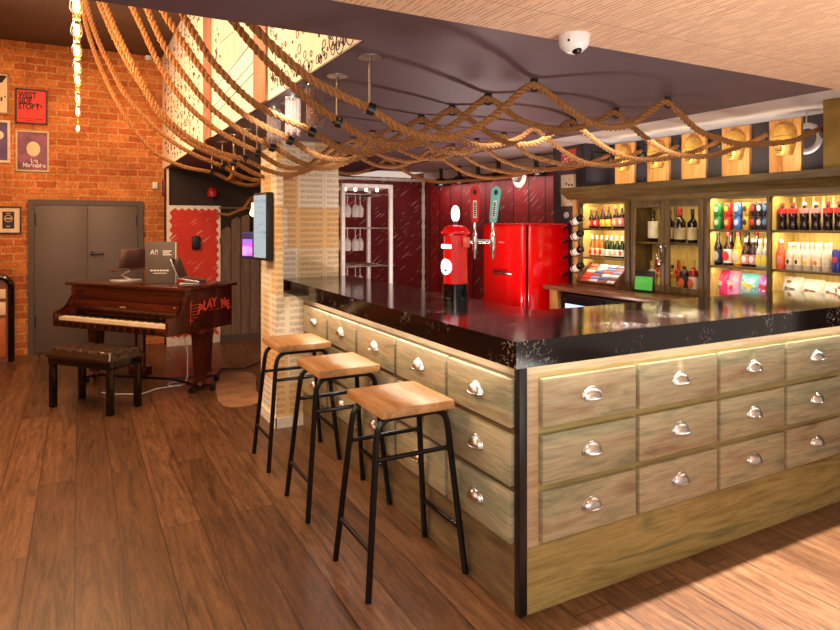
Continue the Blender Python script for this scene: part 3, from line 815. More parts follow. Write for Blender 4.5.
def cup_mesh(bm):
    a_, b_, c_ = 0.056, 0.046, 0.036
    nu, nv = 16, 8
    g = [[bm.verts.new((a_ * math.cos(PI * i / nu), -c_ * math.sin(PI * i / nu) * math.sin(PI / 2 * j / nv), b_ * math.sin(PI * i / nu) * math.cos(PI / 2 * j / nv))) for j in range(nv + 1)] for i in range(1, nu)]
    for i in range(len(g) - 1):
        for j in range(nv):
            bm.faces.new((g[i][j], g[i + 1][j], g[i + 1][j + 1], g[i][j + 1]))
    tube(bm, [(1.04 * a_ * math.cos(PI * i / 20), -0.003, 1.04 * b_ * math.sin(PI * i / 20)) for i in range(21)], 0.004, 6)
    tube(bm, [(a_ * math.cos(PI * i / 20), -c_ * math.sin(PI * i / 20), 0.0) for i in range(21)], 0.003, 6)


def drawer_row(root, run, starts, ends, zs):
    proto_cup = None
    for (a0, a1) in zip(starts, ends):
        for (z0, z1) in zs:
            wd = (a1 - a0) / 2; ht = (z1 - z0) / 2
            b = B(); bx(b, -wd, wd, -0.028, 0.0, -ht, ht, 0.003)
            if run == 'x': loc = ((a0 + a1) / 2, RY, (z0 + z1) / 2); rz = 0
            else: loc = (LX, (a0 + a1) / 2, (z0 + z1) / 2); rz = -PI / 2
            d = obj('drawer', b, 'drawer', root, loc, (0, 0, rz))
            if proto_cup is None:
                c = B(); cup_mesh(c); h = obj('cup_handle', c, 'silver', d, (0, -0.0275, -0.008)); proto_cup = h
            else:
                h = proto_cup.copy(); COL.objects.link(h); h.parent = d
ZR = [(0.811, 1.022), (0.557, 0.776), (0.306, 0.526)]
drawer_row(right, 'x', [1.781, 2.370, 2.962, 3.540], [2.346, 2.936, 3.512, 4.105], ZR)
drawer_row(left, 'y', [2.242, 2.802, 3.396, 4.000, 4.575], [2.774, 3.364, 3.960, 4.526, 5.130], ZR)

b = B()
OX, OY = 1.615, 2.150
prism(b, [(OX, OY), (4.675, OY), (4.675, 2.88), (2.30, 2.88), (2.30, 5.715), (OX, 5.715)], 1.135, 1.205)
bx(b, OX, OX + 0.012, OY, 5.715, 1.090, 1.135); bx(b, OX + 0.012, 4.675, OY, OY + 0.012, 1.090, 1.135)
wt = obj('worktop', b, 'quartz'); tag(wt, 'thick glossy black flecked stone top running around the bar corner', 'worktop')

# ------------------------------------------------------------------ stools
def make_stool():
    r = thing('bar_stool', 'x', 'stool', (0, 0, 0), 0, 'bar stools along the bar')
    b = B(); bx(b, -0.192, 0.192, -0.215, 0.215, 0.812, 0.855, 0.004); obj('seat', b, 'seat', r)
    for s in (-1, 1):
        yb, yt = s * 0.207, s * 0.150
        pts = [(-0.257, yb, 0.0), (-0.192, yt, 0.70)]
        R = 0.07
        for i in range(1, 7):
            a = PI / 2 * i / 6
            pts.append((-0.186 + R * (1 - math.cos(a)), yt, 0.725 + R * math.sin(a)))
        full = pts + [(-x, y, z) for x, y, z in pts[::-1]]
        b = B(); tube(b, full, 0.0155, 10); obj('leg_frame', b, 'black_steel', r)
        zz = 0.61; t = zz / 0.70
        xx = -0.257 + 0.065 * t; yy = yb + (yt - yb) * t
        b = B(); tube(b, [(xx, yy, zz), (-xx, yy, zz)], 0.012, 8); obj('stretcher', b, 'black_steel', r)
    for s in (-1, 1):
        zz = 0.215; t = zz / 0.70; xx = s * (0.257 - 0.065 * t); yy = 0.207 - 0.057 * t
        b = B(); tube(b, [(xx, -yy, zz), (xx, yy, zz)], 0.012, 8); obj('foot_rail', b, 'black_steel', r)
    return r
st = make_stool(); st.location = (1.400, 2.822, 0); st['label'] = 'wooden-seated black steel bar stool, nearest of the three to the bar corner'
dup(st, (1.403, 3.685, 0), 'wooden-seated black steel bar stool, middle of the three along the bar')
dup(st, (1.400, 4.520, 0), 'wooden-seated black steel bar stool, farthest of the three, beside the papered column')

# ------------------------------------------------------------------ piano
pr = thing('piano', 'dark mahogany piano with red lettering on its right side', 'piano', (-0.124, 7.885, 0), math.atan2(-0.794, 0.607))
W = 1.72
b = B(); bx(b, 0.04, W - 0.04, 0.03, 0.70, 0.62, 1.04, 0.006); obj('case', b, 'mahogany', pr)
b = B(); bx(b, 0.0, W, -0.02, 0.74, 1.04, 1.072, 0.008); obj('lid', b, 'mahogany', pr)
b = B()
bx(b, 0.10, W - 0.10, 0.012, 0.03, 0.985, 1.015, 0.003); bx(b, 0.10, W - 0.10, 0.018, 0.03, 0.90, 0.985, 0.002)
obj('front_panel', b, 'mahogany', pr)
b = B(); bx(b, 0.09, W - 0.09, -0.004, 0.03, 0.79, 0.895, 0.005); fb = obj('fallboard', b, 'mahogany', pr)
b = B(); bx(b, 0.82, 0.90, -0.0055, -0.003, 0.835, 0.850); bx(b, 0.14, 0.16, -0.0055, -0.003, 0.87, 0.88); bx(b, 1.56, 1.58, -0.0055, -0.003, 0.87, 0.88); obj('brass_fitting', b, 'gold', fb)
b = B(); bx(b, 0.13, W + 0.015, -0.24, 0.05, 0.635, 0.705, 0.006); obj('keybed', b, 'mahogany', pr)
b = B()
for k in range(14):
    bx(b, 0.14 + k * 0.105, 0.20 + k * 0.105, -0.2435, -0.239, 0.650, 0.695)
obj('keybed_inlay', b, 'black_gloss', pr)
b = B(); n = 52; x0 = 0.178; kw = (W - 0.024 - 0.178) / n
for k in range(n): bx(b, x0 + k * kw + 0.0008, x0 + (k + 1) * kw - 0.0008, -0.215, -0.01, 0.705, 0.735)
obj('white_keys', b, 'ivory', pr, smooth=False)
b = B()
for k in range(n - 1):
    if (k + 5) % 7 in (1, 4): continue
    xx = x0 + (k + 1) * kw
    bx(b, xx - kw * 0.3, xx + kw * 0.3, -0.135, -0.005, 0.735, 0.750)
obj('black_keys', b, 'black_gloss', pr, smooth=False)
for xx in (0.13, W - 0.02):
    b = B()
    prof = [(-0.245, 0.64), (0.03, 0.64), (0.03, 1.00), (0.0, 0.99), (-0.02, 0.95), (-0.03, 0.90), (-0.055, 0.85), (-0.10, 0.82), (-0.16, 0.81), (-0.22, 0.80), (-0.245, 0.77)]
    prism(b, prof, xx, xx + 0.036, 'x'); obj('cheek', b, 'mahogany', pr)
for (lx, ly) in ((0.27, 0.16), (1.640, 0.27), (1.40, 0.60)):
    b = B()
    t = bmesh.new(); bmesh.ops.create_cone(t, cap_ends=True, segments=4, radius1=0.058, radius2=0.088, depth=0.50)
    bmesh.ops.rotate(t, cent=(0, 0, 0), matrix=Matrix.Rotation(PI / 4, 3, 'Z'), verts=t.verts)
    bmesh.ops.translate(t, vec=(lx, ly, 0.37), verts=t.verts); absorb(b, t)
    bx(b, lx - 0.09, lx + 0.09, ly - 0.09, ly + 0.09, 0.585, 0.64, 0.006); bx(b, lx - 0.05, lx + 0.05, ly - 0.05, ly + 0.05, 0.10, 0.13, 0.004)
    lg = obj('leg', b, 'mahogany', pr)
    b = B(); lathe(b, [(0, 0), (0.025, 0), (0.025, 0.05), (0, 0.05)], (lx, ly, 0.065), 12); obj('foot', b, 'brass', lg)
b = B(); bx(b, 0.80, 0.82, 0.2, 0.22, 0.12, 0.63); bx(b, 0.92, 0.94, 0.2, 0.22, 0.12, 0.63); bx(b, 0.76, 0.98, 0.15, 0.27, 0.10, 0.20, 0.01); obj('pedal_lyre', b, 'mahogany', pr)
# lettering painted on the right side
SIDE = W - 0.0395
for i, ch in enumerate('PLAY ME'):
    if ch == ' ': continue
    u = (i - 3) * 0.068; yy = 0.43 + u
    text('side_lettering', ch, 0.125, 'orange_paint', pr, (SIDE, yy, 0.885 - 1.1 * u * u), (PI / 2, -u * 1.2, PI / 2), 0.001, 0.8, 'CENTER', 0.007)
b = B()
for k in range(5): tube(b, [(SIDE, 0.04, 0.76 + 0.032 * k), (SIDE, 0.20 + 0.01 * k, 0.765 + 0.032 * k)], 0.0025, 4)
tube(b, [(SIDE, 0.09 + 0.035 * math.sin(a), 0.70 + 0.012 * a * 2 + 0.03 * math.cos(a)) for a in [i * 0.4 for i in range(22)]], 0.004, 4)
tube(b, [(SIDE, 0.09, 0.66), (SIDE, 0.105, 0.93)], 0.004, 4)
for k in range(8): tube(b, [(SIDE, 0.36 + 0.03 * k, 0.815), (SIDE, 0.375 + 0.03 * k, 0.818)], 0.003, 4)
obj('painted_stave', b, 'orange_paint', pr)

# dolly below the piano
dl = thing('piano_dolly', 'black steel wheeled frame on the floor under the piano legs', 'dolly', (-0.124, 7.885, 0), math.atan2(-0.794, 0.607))
cxy = (1.15, 0.36)
for (lx, ly) in ((0.27, 0.16), (1.640, 0.27), (1.40, 0.60)):
    d = Vector((cxy[0] - lx, cxy[1] - ly)); L = d.length; d.normalize()
    b = B(); tube(b, [(lx, ly, 0.052), (cxy[0], cxy[1], 0.052)], 0.0125, 8); a = obj('arm', b, 'black_steel', dl)
    b = B(); lathe(b, [(0, 0), (0.045, 0), (0.045, 0.02), (0, 0.02)], (lx, ly, 0.045), 14)
    for k in range(3):
        an = k * 2 * PI / 3 + 0.5
        ex, ey = lx + 0.12 * math.cos(an), ly + 0.12 * math.sin(an)
        tube(b, [(lx, ly, 0.055), (ex, ey, 0.055)], 0.012, 6)
    obj('leg_cup', b, 'black_steel', dl)
    for k in range(3):
        an = k * 2 * PI / 3 + 0.5
        ex, ey = lx + 0.12 * math.cos(an), ly + 0.12 * math.sin(an)
        b = B(); lathe(b, [(0, -0.012), (0.030, -0.012), (0.030, 0.012), (0, 0.012)], (0, 0, 0), 14, 0, Matrix.Translation((ex, ey, 0.030)) @ Matrix.Rotation(PI / 2, 4, 'X')); obj('caster', b, 'black', dl)

# bench
bn = thing('piano_bench', 'black-legged bench with buttoned brown leather seat before the piano', 'bench', (0.135, 6.625, 0), math.atan2(-0.77, 0.64))
b = B(); nx, ny = 48, 22; g = []
for i in range(nx + 1):
    row = []
    for j in range(ny + 1):
        x = -0.40 + 0.80 * i / nx; y = -0.20 + 0.40 * j / ny
        edge = max(0.0, min(1, (0.40 - abs(x)) / 0.045)) ** 0.5 * max(0.0, min(1, (0.20 - abs(y)) / 0.045)) ** 0.5
        tuft = max(abs(math.sin(x * PI / 0.145 + y * PI / 0.145)), 0) * 0.5 + 0.5 * abs(math.sin(x * PI / 0.145 - y * PI / 0.145))
        row.append(b.verts.new((x, y, 0.490 + 0.06 * edge + 0.020 * (tuft ** 0.6 - 0.6) * edge)))
    g.append(row)
for i in range(nx):
    for j in range(ny): b.faces.new((g[i][j], g[i + 1][j], g[i + 1][j + 1], g[i][j + 1]))
bx(b, -0.40, 0.40, -0.20, 0.20, 0.475, 0.492)
cush = obj('cushion', b, 'leather', bn)
b = B()
for i in range(-2, 3):
    for j in (-1, 0, 1):
        x, y = i * 0.145, j * 0.0725
        if (j != 0): x += 0.0725
        if abs(x) < 0.36: ball(b, (x, y, 0.543), 0.008, u=8, v=6)
obj('button', b, 'leather', cush)
b = B(); bx(b, -0.385, 0.385, -0.185, 0.185, 0.405, 0.476, 0.004); obj('apron', b, 'black_gloss', bn)
for sx in (-1, 1):
    for sy in (-1, 1):
        b = B(); bx(b, sx * 0.355 - 0.026, sx * 0.355 + 0.026, sy * 0.155 - 0.026, sy * 0.155 + 0.026, 0.0, 0.406, 0.004); obj('leg', b, 'black_gloss', bn)

# things lying on the piano lid (local coordinates turned into the hall)
PM = Matrix.Translation((-0.124, 7.885, 0)) @ Matrix.Rotation(math.atan2(-0.794, 0.607), 4, 'Z')
LID = 1.072
def on_lid(x, y):
    v = PM @ Vector((x, y, LID)); return (v.x, v.y, v.z)
def laptop_rig(name, label, x, y, rz, lean, rise):
    r = thing(name, label, 'laptop', on_lid(x, y), rz, 'laptops on the piano lid')
    b = B(); bx(b, -0.13, 0.13, -0.10, 0.10, 0.0, 0.012, 0.003); tube(b, [(0, 0.08, 0.01), (0, -0.08, rise * 0.5), (0, 0.06, rise)], 0.012, 6); obj('stand', b, 'alu', r)
    b = B(); bx(b, -0.16, 0.16, -0.11, 0.11, -0.008, 0.008, 0.003); base = obj('keyboard_base', b, 'silver', r, (0, 0, rise + 0.012), (0.18, 0, 0))
    b = B(); bx(b, -0.16, 0.16, -0.006, 0.006, 0.0, 0.22, 0.003); ls = obj('screen_lid', b, 'silver', r, (0, 0.105, rise + 0.03), (-lean, 0, 0))
    return r
VIEW = -math.radians(28)
laptop_rig('laptop', 'open silver laptop raised on a stand at the left of the grey folder', 0.44, 0.40, math.radians(-150), 0.25, 0.11)
laptop_rig('laptop', 'thin open laptop on a low stand at the right end of the piano lid', 1.36, 0.46, math.radians(66), 0.38, 0.03)
r = thing('display_folder', 'upright dark grey card folder with white lettering on the piano lid', 'folder', on_lid(1.02, 0.34), math.radians(-24))
b = B(); bx(b, -0.155, 0.155, -0.012, 0.0, 0.0, 0.44, 0.002); obj('cover', b, 'grey_print', r)
b = B(); bx(b, -0.153, 0.165, 0.0005, 0.04, 0.0, 0.435, 0.002); obj('pages', b, 'cream', r)
text('lettering', 'A!!', 0.075, 'white_print', r, (-0.06, -0.0135, 0.325), (PI / 2, 0, 0), 0.0008, 0.9, 'CENTER')
b = B()
for k in range(3): bx(b, 0.03, 0.12 - 0.02 * (k % 2), -0.0135, -0.012, 0.335 - 0.02 * k, 0.345 - 0.02 * k)
for k in range(6): bx(b, -0.10 + 0.033 * k, -0.075 + 0.033 * k, -0.0135, -0.012, 0.125, 0.14)
bx(b, -0.07, 0.07, -0.0135, -0.012, 0.10, 0.107); obj('small_print', b, 'white_print', r)

# cables and worn mat on the floor
pts = [(0.95, 7.0, 0.60), (1.0, 6.98, 0.35), (1.0, 7.0, 0.10), (0.98, 7.05, 0.012)] + [(0.92 + 0.10 * math.cos(a), 7.12 + 0.10 * math.sin(a), 0.012) for a in [i * 0.5 for i in range(12)]] + [(0.7, 7.0, 0.012), (0.55, 6.85, 0.012), (0.35, 6.95, 0.012), (0.2, 7.1, 0.012)]
b = B(); tube(b, pts, 0.006, 6); tag(obj('white_cable', b, 'white_gloss'), 'thin white cable looped on the floor below the piano', 'cable')
pts = [(1.3, 7.15, 0.012), (1.45, 7.6, 0.012), (1.7, 7.5, 0.012), (1.95, 7.75, 0.012), (2.3, 7.6, 0.012)]
b = B(); tube(b, pts, 0.008, 6); tag(obj('black_cable', b, 'black'), 'black cable crossing the floor between piano and column', 'cable')
outl = [(1.207, 6.52), (1.17, 6.25), (1.185, 6.09), (1.247, 5.99), (1.40, 5.96), (1.56, 6.05), (1.59, 6.5), (1.732, 7.04), (1.72, 7.30), (1.60, 7.42), (1.457, 7.43), (1.33, 7.2), (1.274, 6.92)]
b = B(); prism(b, outl, 0.001, 0.006); tag(obj('floor_mat', b, 'mat'), 'pale worn hide-shaped mat on the floor right of the piano', 'mat')

# ------------------------------------------------------------------ ropes, rods, hooks
def catmull(P, step=0.02):
    P = [Vector(p) for p in P]
    P = [P[0] * 2 - P[1]] + P + [P[-1] * 2 - P[-2]]
    out = []
    for i in range(1, len(P) - 2):
        p0, p1, p2, p3 = P[i - 1:i + 3]
        n = max(2, int((p2 - p1).length / step))
        for k in range(n):
            t = k / n
            out.append(0.5 * ((2 * p1) + (p2 - p0) * t + (2 * p0 - 5 * p1 + 4 * p2 - p3) * t * t + (3 * p1 - p0 - 3 * p2 + p3) * t ** 3))
    out.append(P[-2])
    return out


def rope_mesh(pts, rad=0.021, pitch=0.105):
    b = B()
    pts = [Vector(p) for p in pts]
    s = [0.0]
    for a, c in zip(pts, pts[1:]): s.append(s[-1] + (c - a).length)
    tan0 = (pts[1] - pts[0]).normalized(); nrm = Vector((0, 1, 0)); frames = []
    for i, p in enumerate(pts):
        tg = (pts[min(i + 1, len(pts) - 1)] - pts[max(i - 1, 0)]).normalized()
        nrm = (nrm - tg * nrm.dot(tg)).normalized()
        frames.append((p, nrm.copy(), tg.cross(nrm)))
    for k in range(3):
        st_ = []
        for i, (p, n_, bi) in enumerate(frames):
            a = 2 * PI * (k / 3 + s[i] / pitch)
            st_.append(p + (n_ * math.cos(a) + bi * math.sin(a)) * rad * 0.60)
        tube(b, st_, rad * 0.46, 7)
    return b


rope_names = ['nearest to the camera'] + [ORD[k] + ' from the camera' for k in range(1, 9)] + ['farthest from the camera']
RY_ = [2.68 + 0.42 * k for k in range(7)] + [5.60, 6.10, 6.62]
UPS = [
    [(0.0, 3.60), (0.10, 3.30), (0.30, 2.95), (0.45, 2.74), (0.60, 2.575), (0.75, 2.44), (0.90, 2.335), (1.05, 2.275), (1.18, 2.23)],
    [(0.0, 4.06), (0.10, 3.62), (0.30, 3.16), (0.45, 2.92), (0.60, 2.725), (0.75, 2.555), (0.90, 2.42), (1.05, 2.305), (1.18, 2.235)],
    [(0.0, 4.06), (0.08, 3.65), (0.25, 3.22), (0.45, 2.85), (0.55, 2.69), (0.65, 2.55), (0.85, 2.37), (1.05, 2.285), (1.18, 2.235)],
    [(0.0, 4.06), (0.08, 3.75), (0.22, 3.36), (0.40, 2.99), (0.51, 2.81), (0.70, 2.55), (0.87, 2.39), (1.05, 2.295), (1.18, 2.24)],
    [(0.0, 4.06), (0.10, 3.78), (0.22, 3.43), (0.36, 3.11), (0.47, 2.86), (0.60, 2.67), (0.77, 2.47), (1.0, 2.315), (1.18, 2.24)],
    [(0.0, 4.06), (0.10, 3.76), (0.22, 3.42), (0.37, 3.09), (0.50, 2.81), (0.65, 2.585), (0.85, 2.41), (1.05, 2.30), (1.18, 2.245)],
    [(0.0, 4.06), (0.07, 3.62), (0.20, 3.23), (0.34, 2.925), (0.51, 2.605), (0.73, 2.39), (0.95, 2.28), (1.18, 2.22)],
    [(0.0, 4.06), (0.05, 3.75), (0.13, 3.47), (0.29, 3.09), (0.44, 2.83), (0.61, 2.56), (0.85, 2.36), (1.18, 2.235)],
    [(0.0, 4.06), (0.04, 3.66), (0.12, 3.34), (0.24, 3.06), (0.40, 2.77), (0.68, 2.49), (0.92, 2.34), (1.18, 2.24)],
    [(0.0, 4.06), (0.03, 3.72), (0.08, 3.45), (0.21, 3.08), (0.42, 2.67), (0.64, 2.40), (0.90, 2.27), (1.18, 2.22)]]
rnd = random.Random(9)
rod = hook = brk = None
for k, y in enumerate(RY_):
    up = UPS[k]
    j = rnd.uniform(-0.012, 0.012)
    m1 = 2.125 + rnd.uniform(-0.03, 0.03); m2 = 2.275 + rnd.uniform(-0.03, 0.02); m3 = 2.20 + rnd.uniform(-0.02, 0.03)
    if k == 8:
        tail = [(1.36, 2.15), (1.50, 2.12), (1.592, 2.13)]
    else:
        tail = [(1.36, 2.145), (1.55, m1), (1.74, m1 + 0.055), (1.92, 2.29), (2.06, 2.41), (2.13, 2.437), (2.20, 2.415), (2.36, 2.335), (2.52, m2 + 0.015), (2.68, m2), (2.84, m2 + 0.03), (3.0, 2.37), (3.09, 2.43), (3.15, 2.437), (3.22, 2.40), (3.42, 2.29), (3.62, m3 + 0.025), (3.84, m3), (4.10, m3 + 0.02), (4.40, 2.28), (4.62, 2.35), (4.76, 2.40)]
    if k >= 7 and k != 8: tail = tail[:-3] + ([(4.40, 2.28), (4.60, 2.33)] if k == 7 else [(4.5, 2.26), (4.95, 2.34), (5.13, 2.38)])
    y_at = lambda x: y + j * math.sin(x * 2)
    pts = catmull([(x, y_at(x), z) for x, z in up + tail], 0.02)
    o = obj('rope', rope_mesh(pts), 'rope')
    tag(o, 'twisted hemp rope slung under the ceiling, ' + rope_names[k], 'rope', 'ropes slung across the ceiling')
    # rod at the edge of the void
    lb = 'steel drop rod holding the ceiling rope ' + rope_names[k]
    if rod is None:
        rod = thing('ceiling_rod', lb, 'rod', (1.18, y, ZC), 0, 'drop rods at the edge of the ceiling')
        b = B(); lathe(b, [(0, 0), (0.055, 0), (0.055, -0.006), (0, -0.006)], (0, 0, 0), 20); obj('ceiling_plate', b, 'silver', rod)
        b = B(); tube(b, [(0, 0, -0.004), (0, 0, -0.225)], 0.008, 8); obj('stem', b, col('rod_steel', (120, 104, 92), 0.35, metal=0.8), rod)
        b = B(); lathe(b, [(0.024, -0.018), (0.029, -0.018), (0.029, 0.018), (0.024, 0.018), (0.024, -0.018)], (0, 0, 0), 14, 0, Matrix.Translation((0, 0, -0.240)) @ Matrix.Rotation(PI / 2 + 0.3, 4, 'Y')); obj('clamp', b, 'black', rod)
    else: dup(rod, (1.18, y, ZC), lb)
    if k == 8: continue
    for q, hx in enumerate((2.13, 3.15)):
        lb = 'small black ceiling hook, %s along the rope %s' % (('first', 'second')[q], rope_names[k])
        if hook is None:
            hook = thing('ceiling_hook', lb, 'hook', (hx, y, ZC), 0, 'black rope hooks on the bar ceiling')
            b = B(); lathe(b, [(0, 0), (0.022, 0), (0.022, -0.005), (0, -0.006)], (0, 0, 0), 12); obj('plate', b, 'black', hook)
            b = B(); tube(b, [(0.03 * math.cos(a), 0, -0.034 + 0.03 * math.sin(a)) for a in [2 * PI * i / 16 for i in range(16)]], 0.006, 6, closed=True); obj('ring', b, 'black', hook)
        else: dup(hook, (hx, y_at(hx), ZC), lb)
    if k <= 6:
        lb = 'black wall bracket and chain ending the rope ' + rope_names[k]
        by = min(y, 5.06)
        if brk is None:
            brk = thing('rope_bracket', lb, 'bracket', (5.15, by, 2.44), 0, 'black rope brackets above the back bar')
            b = B(); bx(b, -0.02, 0, -0.04, 0.04, -0.06, 0.06, 0.004); tube(b, [(-0.01, 0, 0.03), (-0.36, 0, 0.03)], 0.012, 8); obj('arm', b, 'black', brk)
            for q in range(4):
                b = B(); cz = 0.0 - 0.028 * q
                tube(b, [((-0.35 + 0.012 * math.cos(a) * (1 if q % 2 else 0.3)), 0.012 * math.cos(a) * (0.3 if q % 2 else 1), cz + 0.02 * math.sin(a)) for a in [2 * PI * i / 10 for i in range(10)]], 0.005, 5, closed=True); obj('chain_link', b, 'black_steel', brk)
            b = B(); ball(b, (-0.36, 0, -0.075), 0.03, 1, 1, 1.4, u=10, v=8); obj('shackle', b, 'black', brk)
        else: dup(brk, (5.15, by, 2.44), lb)

# crystal pendants on the edge of the void
cr = None
for k, (yy, lb) in enumerate(((3.32, 'clear crystal tube pendant at the void edge, nearest of three'), (3.73, 'clear crystal tube pendant at the void edge, middle of three'), (4.15, 'clear crystal tube pendant at the void edge, farthest of three'))):
    if cr is None:
        cr = thing('crystal_pendant', lb, 'pendant lamp', (1.135, yy, ZC), 0, 'crystal pendants at the void edge')
        b = B(); lathe(b, [(0, 0), (0.045, 0), (0.045, -0.015), (0, -0.015)], (0, 0, 0), 18); obj('ceiling_cap', b, 'chrome', cr)
        b = B()
        for ring_, zt in ((0.040, -0.015), (0.022, -0.03)):
            for i in range(12):
                a = 2 * PI * i / 12
                x, y2 = ring_ * math.cos(a), ring_ * math.sin(a)
                bx(b, x - 0.006, x + 0.006, y2 - 0.006, y2 + 0.006, -0.225 + (i % 2) * 0.02, zt, 0.002, seg=1)
        obj('crystal_rods', b, 'crystal', cr, smooth=False)
        b = B()
        for i in range(12): ball(b, (0.040 * math.cos(2 * PI * i / 12), 0.040 * math.sin(2 * PI * i / 12), -0.232 + (i % 2) * 0.02), 0.009, u=6, v=4)
        obj('crystal_drops', b, 'crystal', cr, smooth=False)
    else: dup(cr, (1.135, yy, ZC), lb)
r = thing('brass_horn', 'tarnished brass horn hanging among the far ropes', 'horn', (1.34, 6.35, 2.20))
b = B(); lathe(b, [(0.012, 0.12), (0.016, 0.04), (0.03, -0.02), (0.06, -0.06), (0.085, -0.075), (0.08, -0.07), (0.05, -0.04), (0.010, 0.04)], (0, 0, 0), 20); obj('bell', b, 'brass', r)
b = B(); tube(b, [(0.05 * math.cos(a), 0.02, 0.11 + 0.06 * math.sin(a)) for a in [2 * PI * i / 20 for i in range(20)]], 0.010, 6, closed=True); tube(b, [(0, 0, 0.1), (0.03, 0.02, 0.16), (0, 0, 0.27)], 0.008, 6); obj('tubing', b, 'brass', r)

# dome camera on the slatted ceiling
r = thing('dome_camera', 'white dome security camera on the slatted wood ceiling', 'camera', (1.765, 1.965, ZC - 0.006))
b = B(); lathe(b, [(0, 0), (0.062, 0), (0.062, -0.030), (0.055, -0.048), (0.036, -0.066), (0.018, -0.074), (0, -0.076)], (0, 0, 0), 32); obj('housing', b, 'white_gloss', r)
b = B(); ball(b, (-0.004, -0.020, -0.062), 0.021, u=16, v=10); obj('lens', b, 'black_gloss', r)
b = B(); ball(b, (-0.052, -0.028, -0.033), 0.006, u=8, v=6); obj('screw', b, 'black', r)

# spotlights along the top of the red wall
sp_ = None
for k, yy in enumerate((8.6, 8.05, 7.55, 7.05, 6.25)):
    lb = 'black dome spotlight along the top of the red boarded wall, %s from the corner' % ORD[k]
    if sp_ is None:
        sp_ = thing('spotlight', lb, 'spotlight', (5.0, yy, 2.57), 0, 'black dome spotlights over the red wall')
        b = B(); tube(b, [(0, 0, 0), (0, 0, -0.16)], 0.028, 10); obj('stem', b, 'black', sp_)
        b = B(); lathe(b, [(0.028, -0.15), (0.08, -0.17), (0.12, -0.22), (0.13, -0.27), (0.12, -0.27), (0.07, -0.21), (0, -0.20)], (0, 0, 0), 20); obj('dome_shade', b, 'black', sp_)
    else: dup(sp_, (5.0, yy, 2.57), lb)
r = thing('wall_hat', 'round white straw hat hung high on the red boards above the taps', 'hat', (5.15, 6.78, 2.33))
Mx = Matrix.Rotation(-PI / 2, 4, 'Y')
b = B(); lathe(b, [(0.075, 0.012), (0.15, 0.004), (0.15, 0.010), (0.075, 0.022)], (0, 0, 0), 28, 0, Mx); obj('brim', b, 'white_paint', r)
b = B(); lathe(b, [(0.078, 0.005), (0.072, 0.08), (0.05, 0.10), (0, 0.10)], (0, 0, 0), 28, 0, Mx); obj('crown', b, col('hat_grey', (150, 136, 128), 0.7), r)

# ------------------------------------------------------------------ glass rack
rk = thing('glass_rack', 'tall pale metal rack of hanging wine glasses beside the column', 'rack', (2.74, 6.60, 0))
for sx in (-1, 1):
    for sy in (-1, 1):
        b = B(); bx(b, sx * 0.28 - 0.02, sx * 0.28 + 0.02, sy * 0.30 - 0.02, sy * 0.30 + 0.02, 0, 2.13, 0.002); obj('post', b, 'alu', rk)
b = B()
for sy in (-1, 1): bx(b, -0.26, 0.26, sy * 0.30 - 0.02, sy * 0.30 + 0.02, 2.09, 2.13)
for sx in (-1, 1): bx(b, sx * 0.28 - 0.02, sx * 0.28 + 0.02, -0.28, 0.28, 2.09, 2.13)
obj('top_frame', b, 'alu', rk)
for zz in (2.02, 1.655, 1.245):
    b = B()
    for sx in (-0.20, -0.10, 0.0, 0.10, 0.20): tube(b, [(sx - 0.028, -0.29, zz), (sx - 0.028, 0.29, zz)], 0.006, 6); tube(b, [(sx + 0.022, -0.29, zz), (sx + 0.022, 0.29, zz)], 0.006, 6)
    for sy in (-0.30, 0.30): tube(b, [(-0.27, sy, zz), (0.33, sy, zz)], 0.008, 6)
    obj('hanging_rail', b, 'chrome', rk)
for i, sx in enumerate((-0.20, -0.08, 0.05, 0.18)):
    b = B(); lathe(b, [(0, 0), (0.013, 0), (0.018, 0.03), (0, 0.03)], (sx, -0.16, 2.060), 12); obj('rack_lamp', b, 'puck', rk)
wg = None
lvl = {2.02: 'top', 1.655: 'middle', 1.245: 'lower'}
for zz in (2.02, 1.655, 1.245):
    for q, (sx, sy) in enumerate(((-0.20, -0.23), (-0.10, -0.21), (-0.01, -0.13), (-0.20, -0.05), (-0.10, 0.02))):
        lb = 'upturned wine glass hanging on the %s rail of the metal rack, %s from the front' % (lvl[zz], ORD[q])
        loc = (2.74 + sx, 6.60 + sy, zz)
        if wg is None:
            wg = thing('wine_glass', lb, 'glass', loc, 0, 'wine glasses hanging in the metal rack')
            b = B(); lathe(b, [(0, 0.012), (0.036, 0.009), (0.036, 0.006), (0.006, 0.0), (0.005, -0.10), (0.008, -0.11)], (0, 0, 0), 18); obj('stem', b, 'glass', wg)
            b = B(); lathe(b, [(0.006, -0.105), (0.028, -0.125), (0.040, -0.16), (0.040, -0.20), (0.034, -0.245), (0.033, -0.245), (0.038, -0.20), (0.038, -0.16), (0.026, -0.128), (0.004, -0.110)], (0, 0, 0), 20); obj('bowl', b, 'glass', wg)
        else: dup(wg, loc, lb)

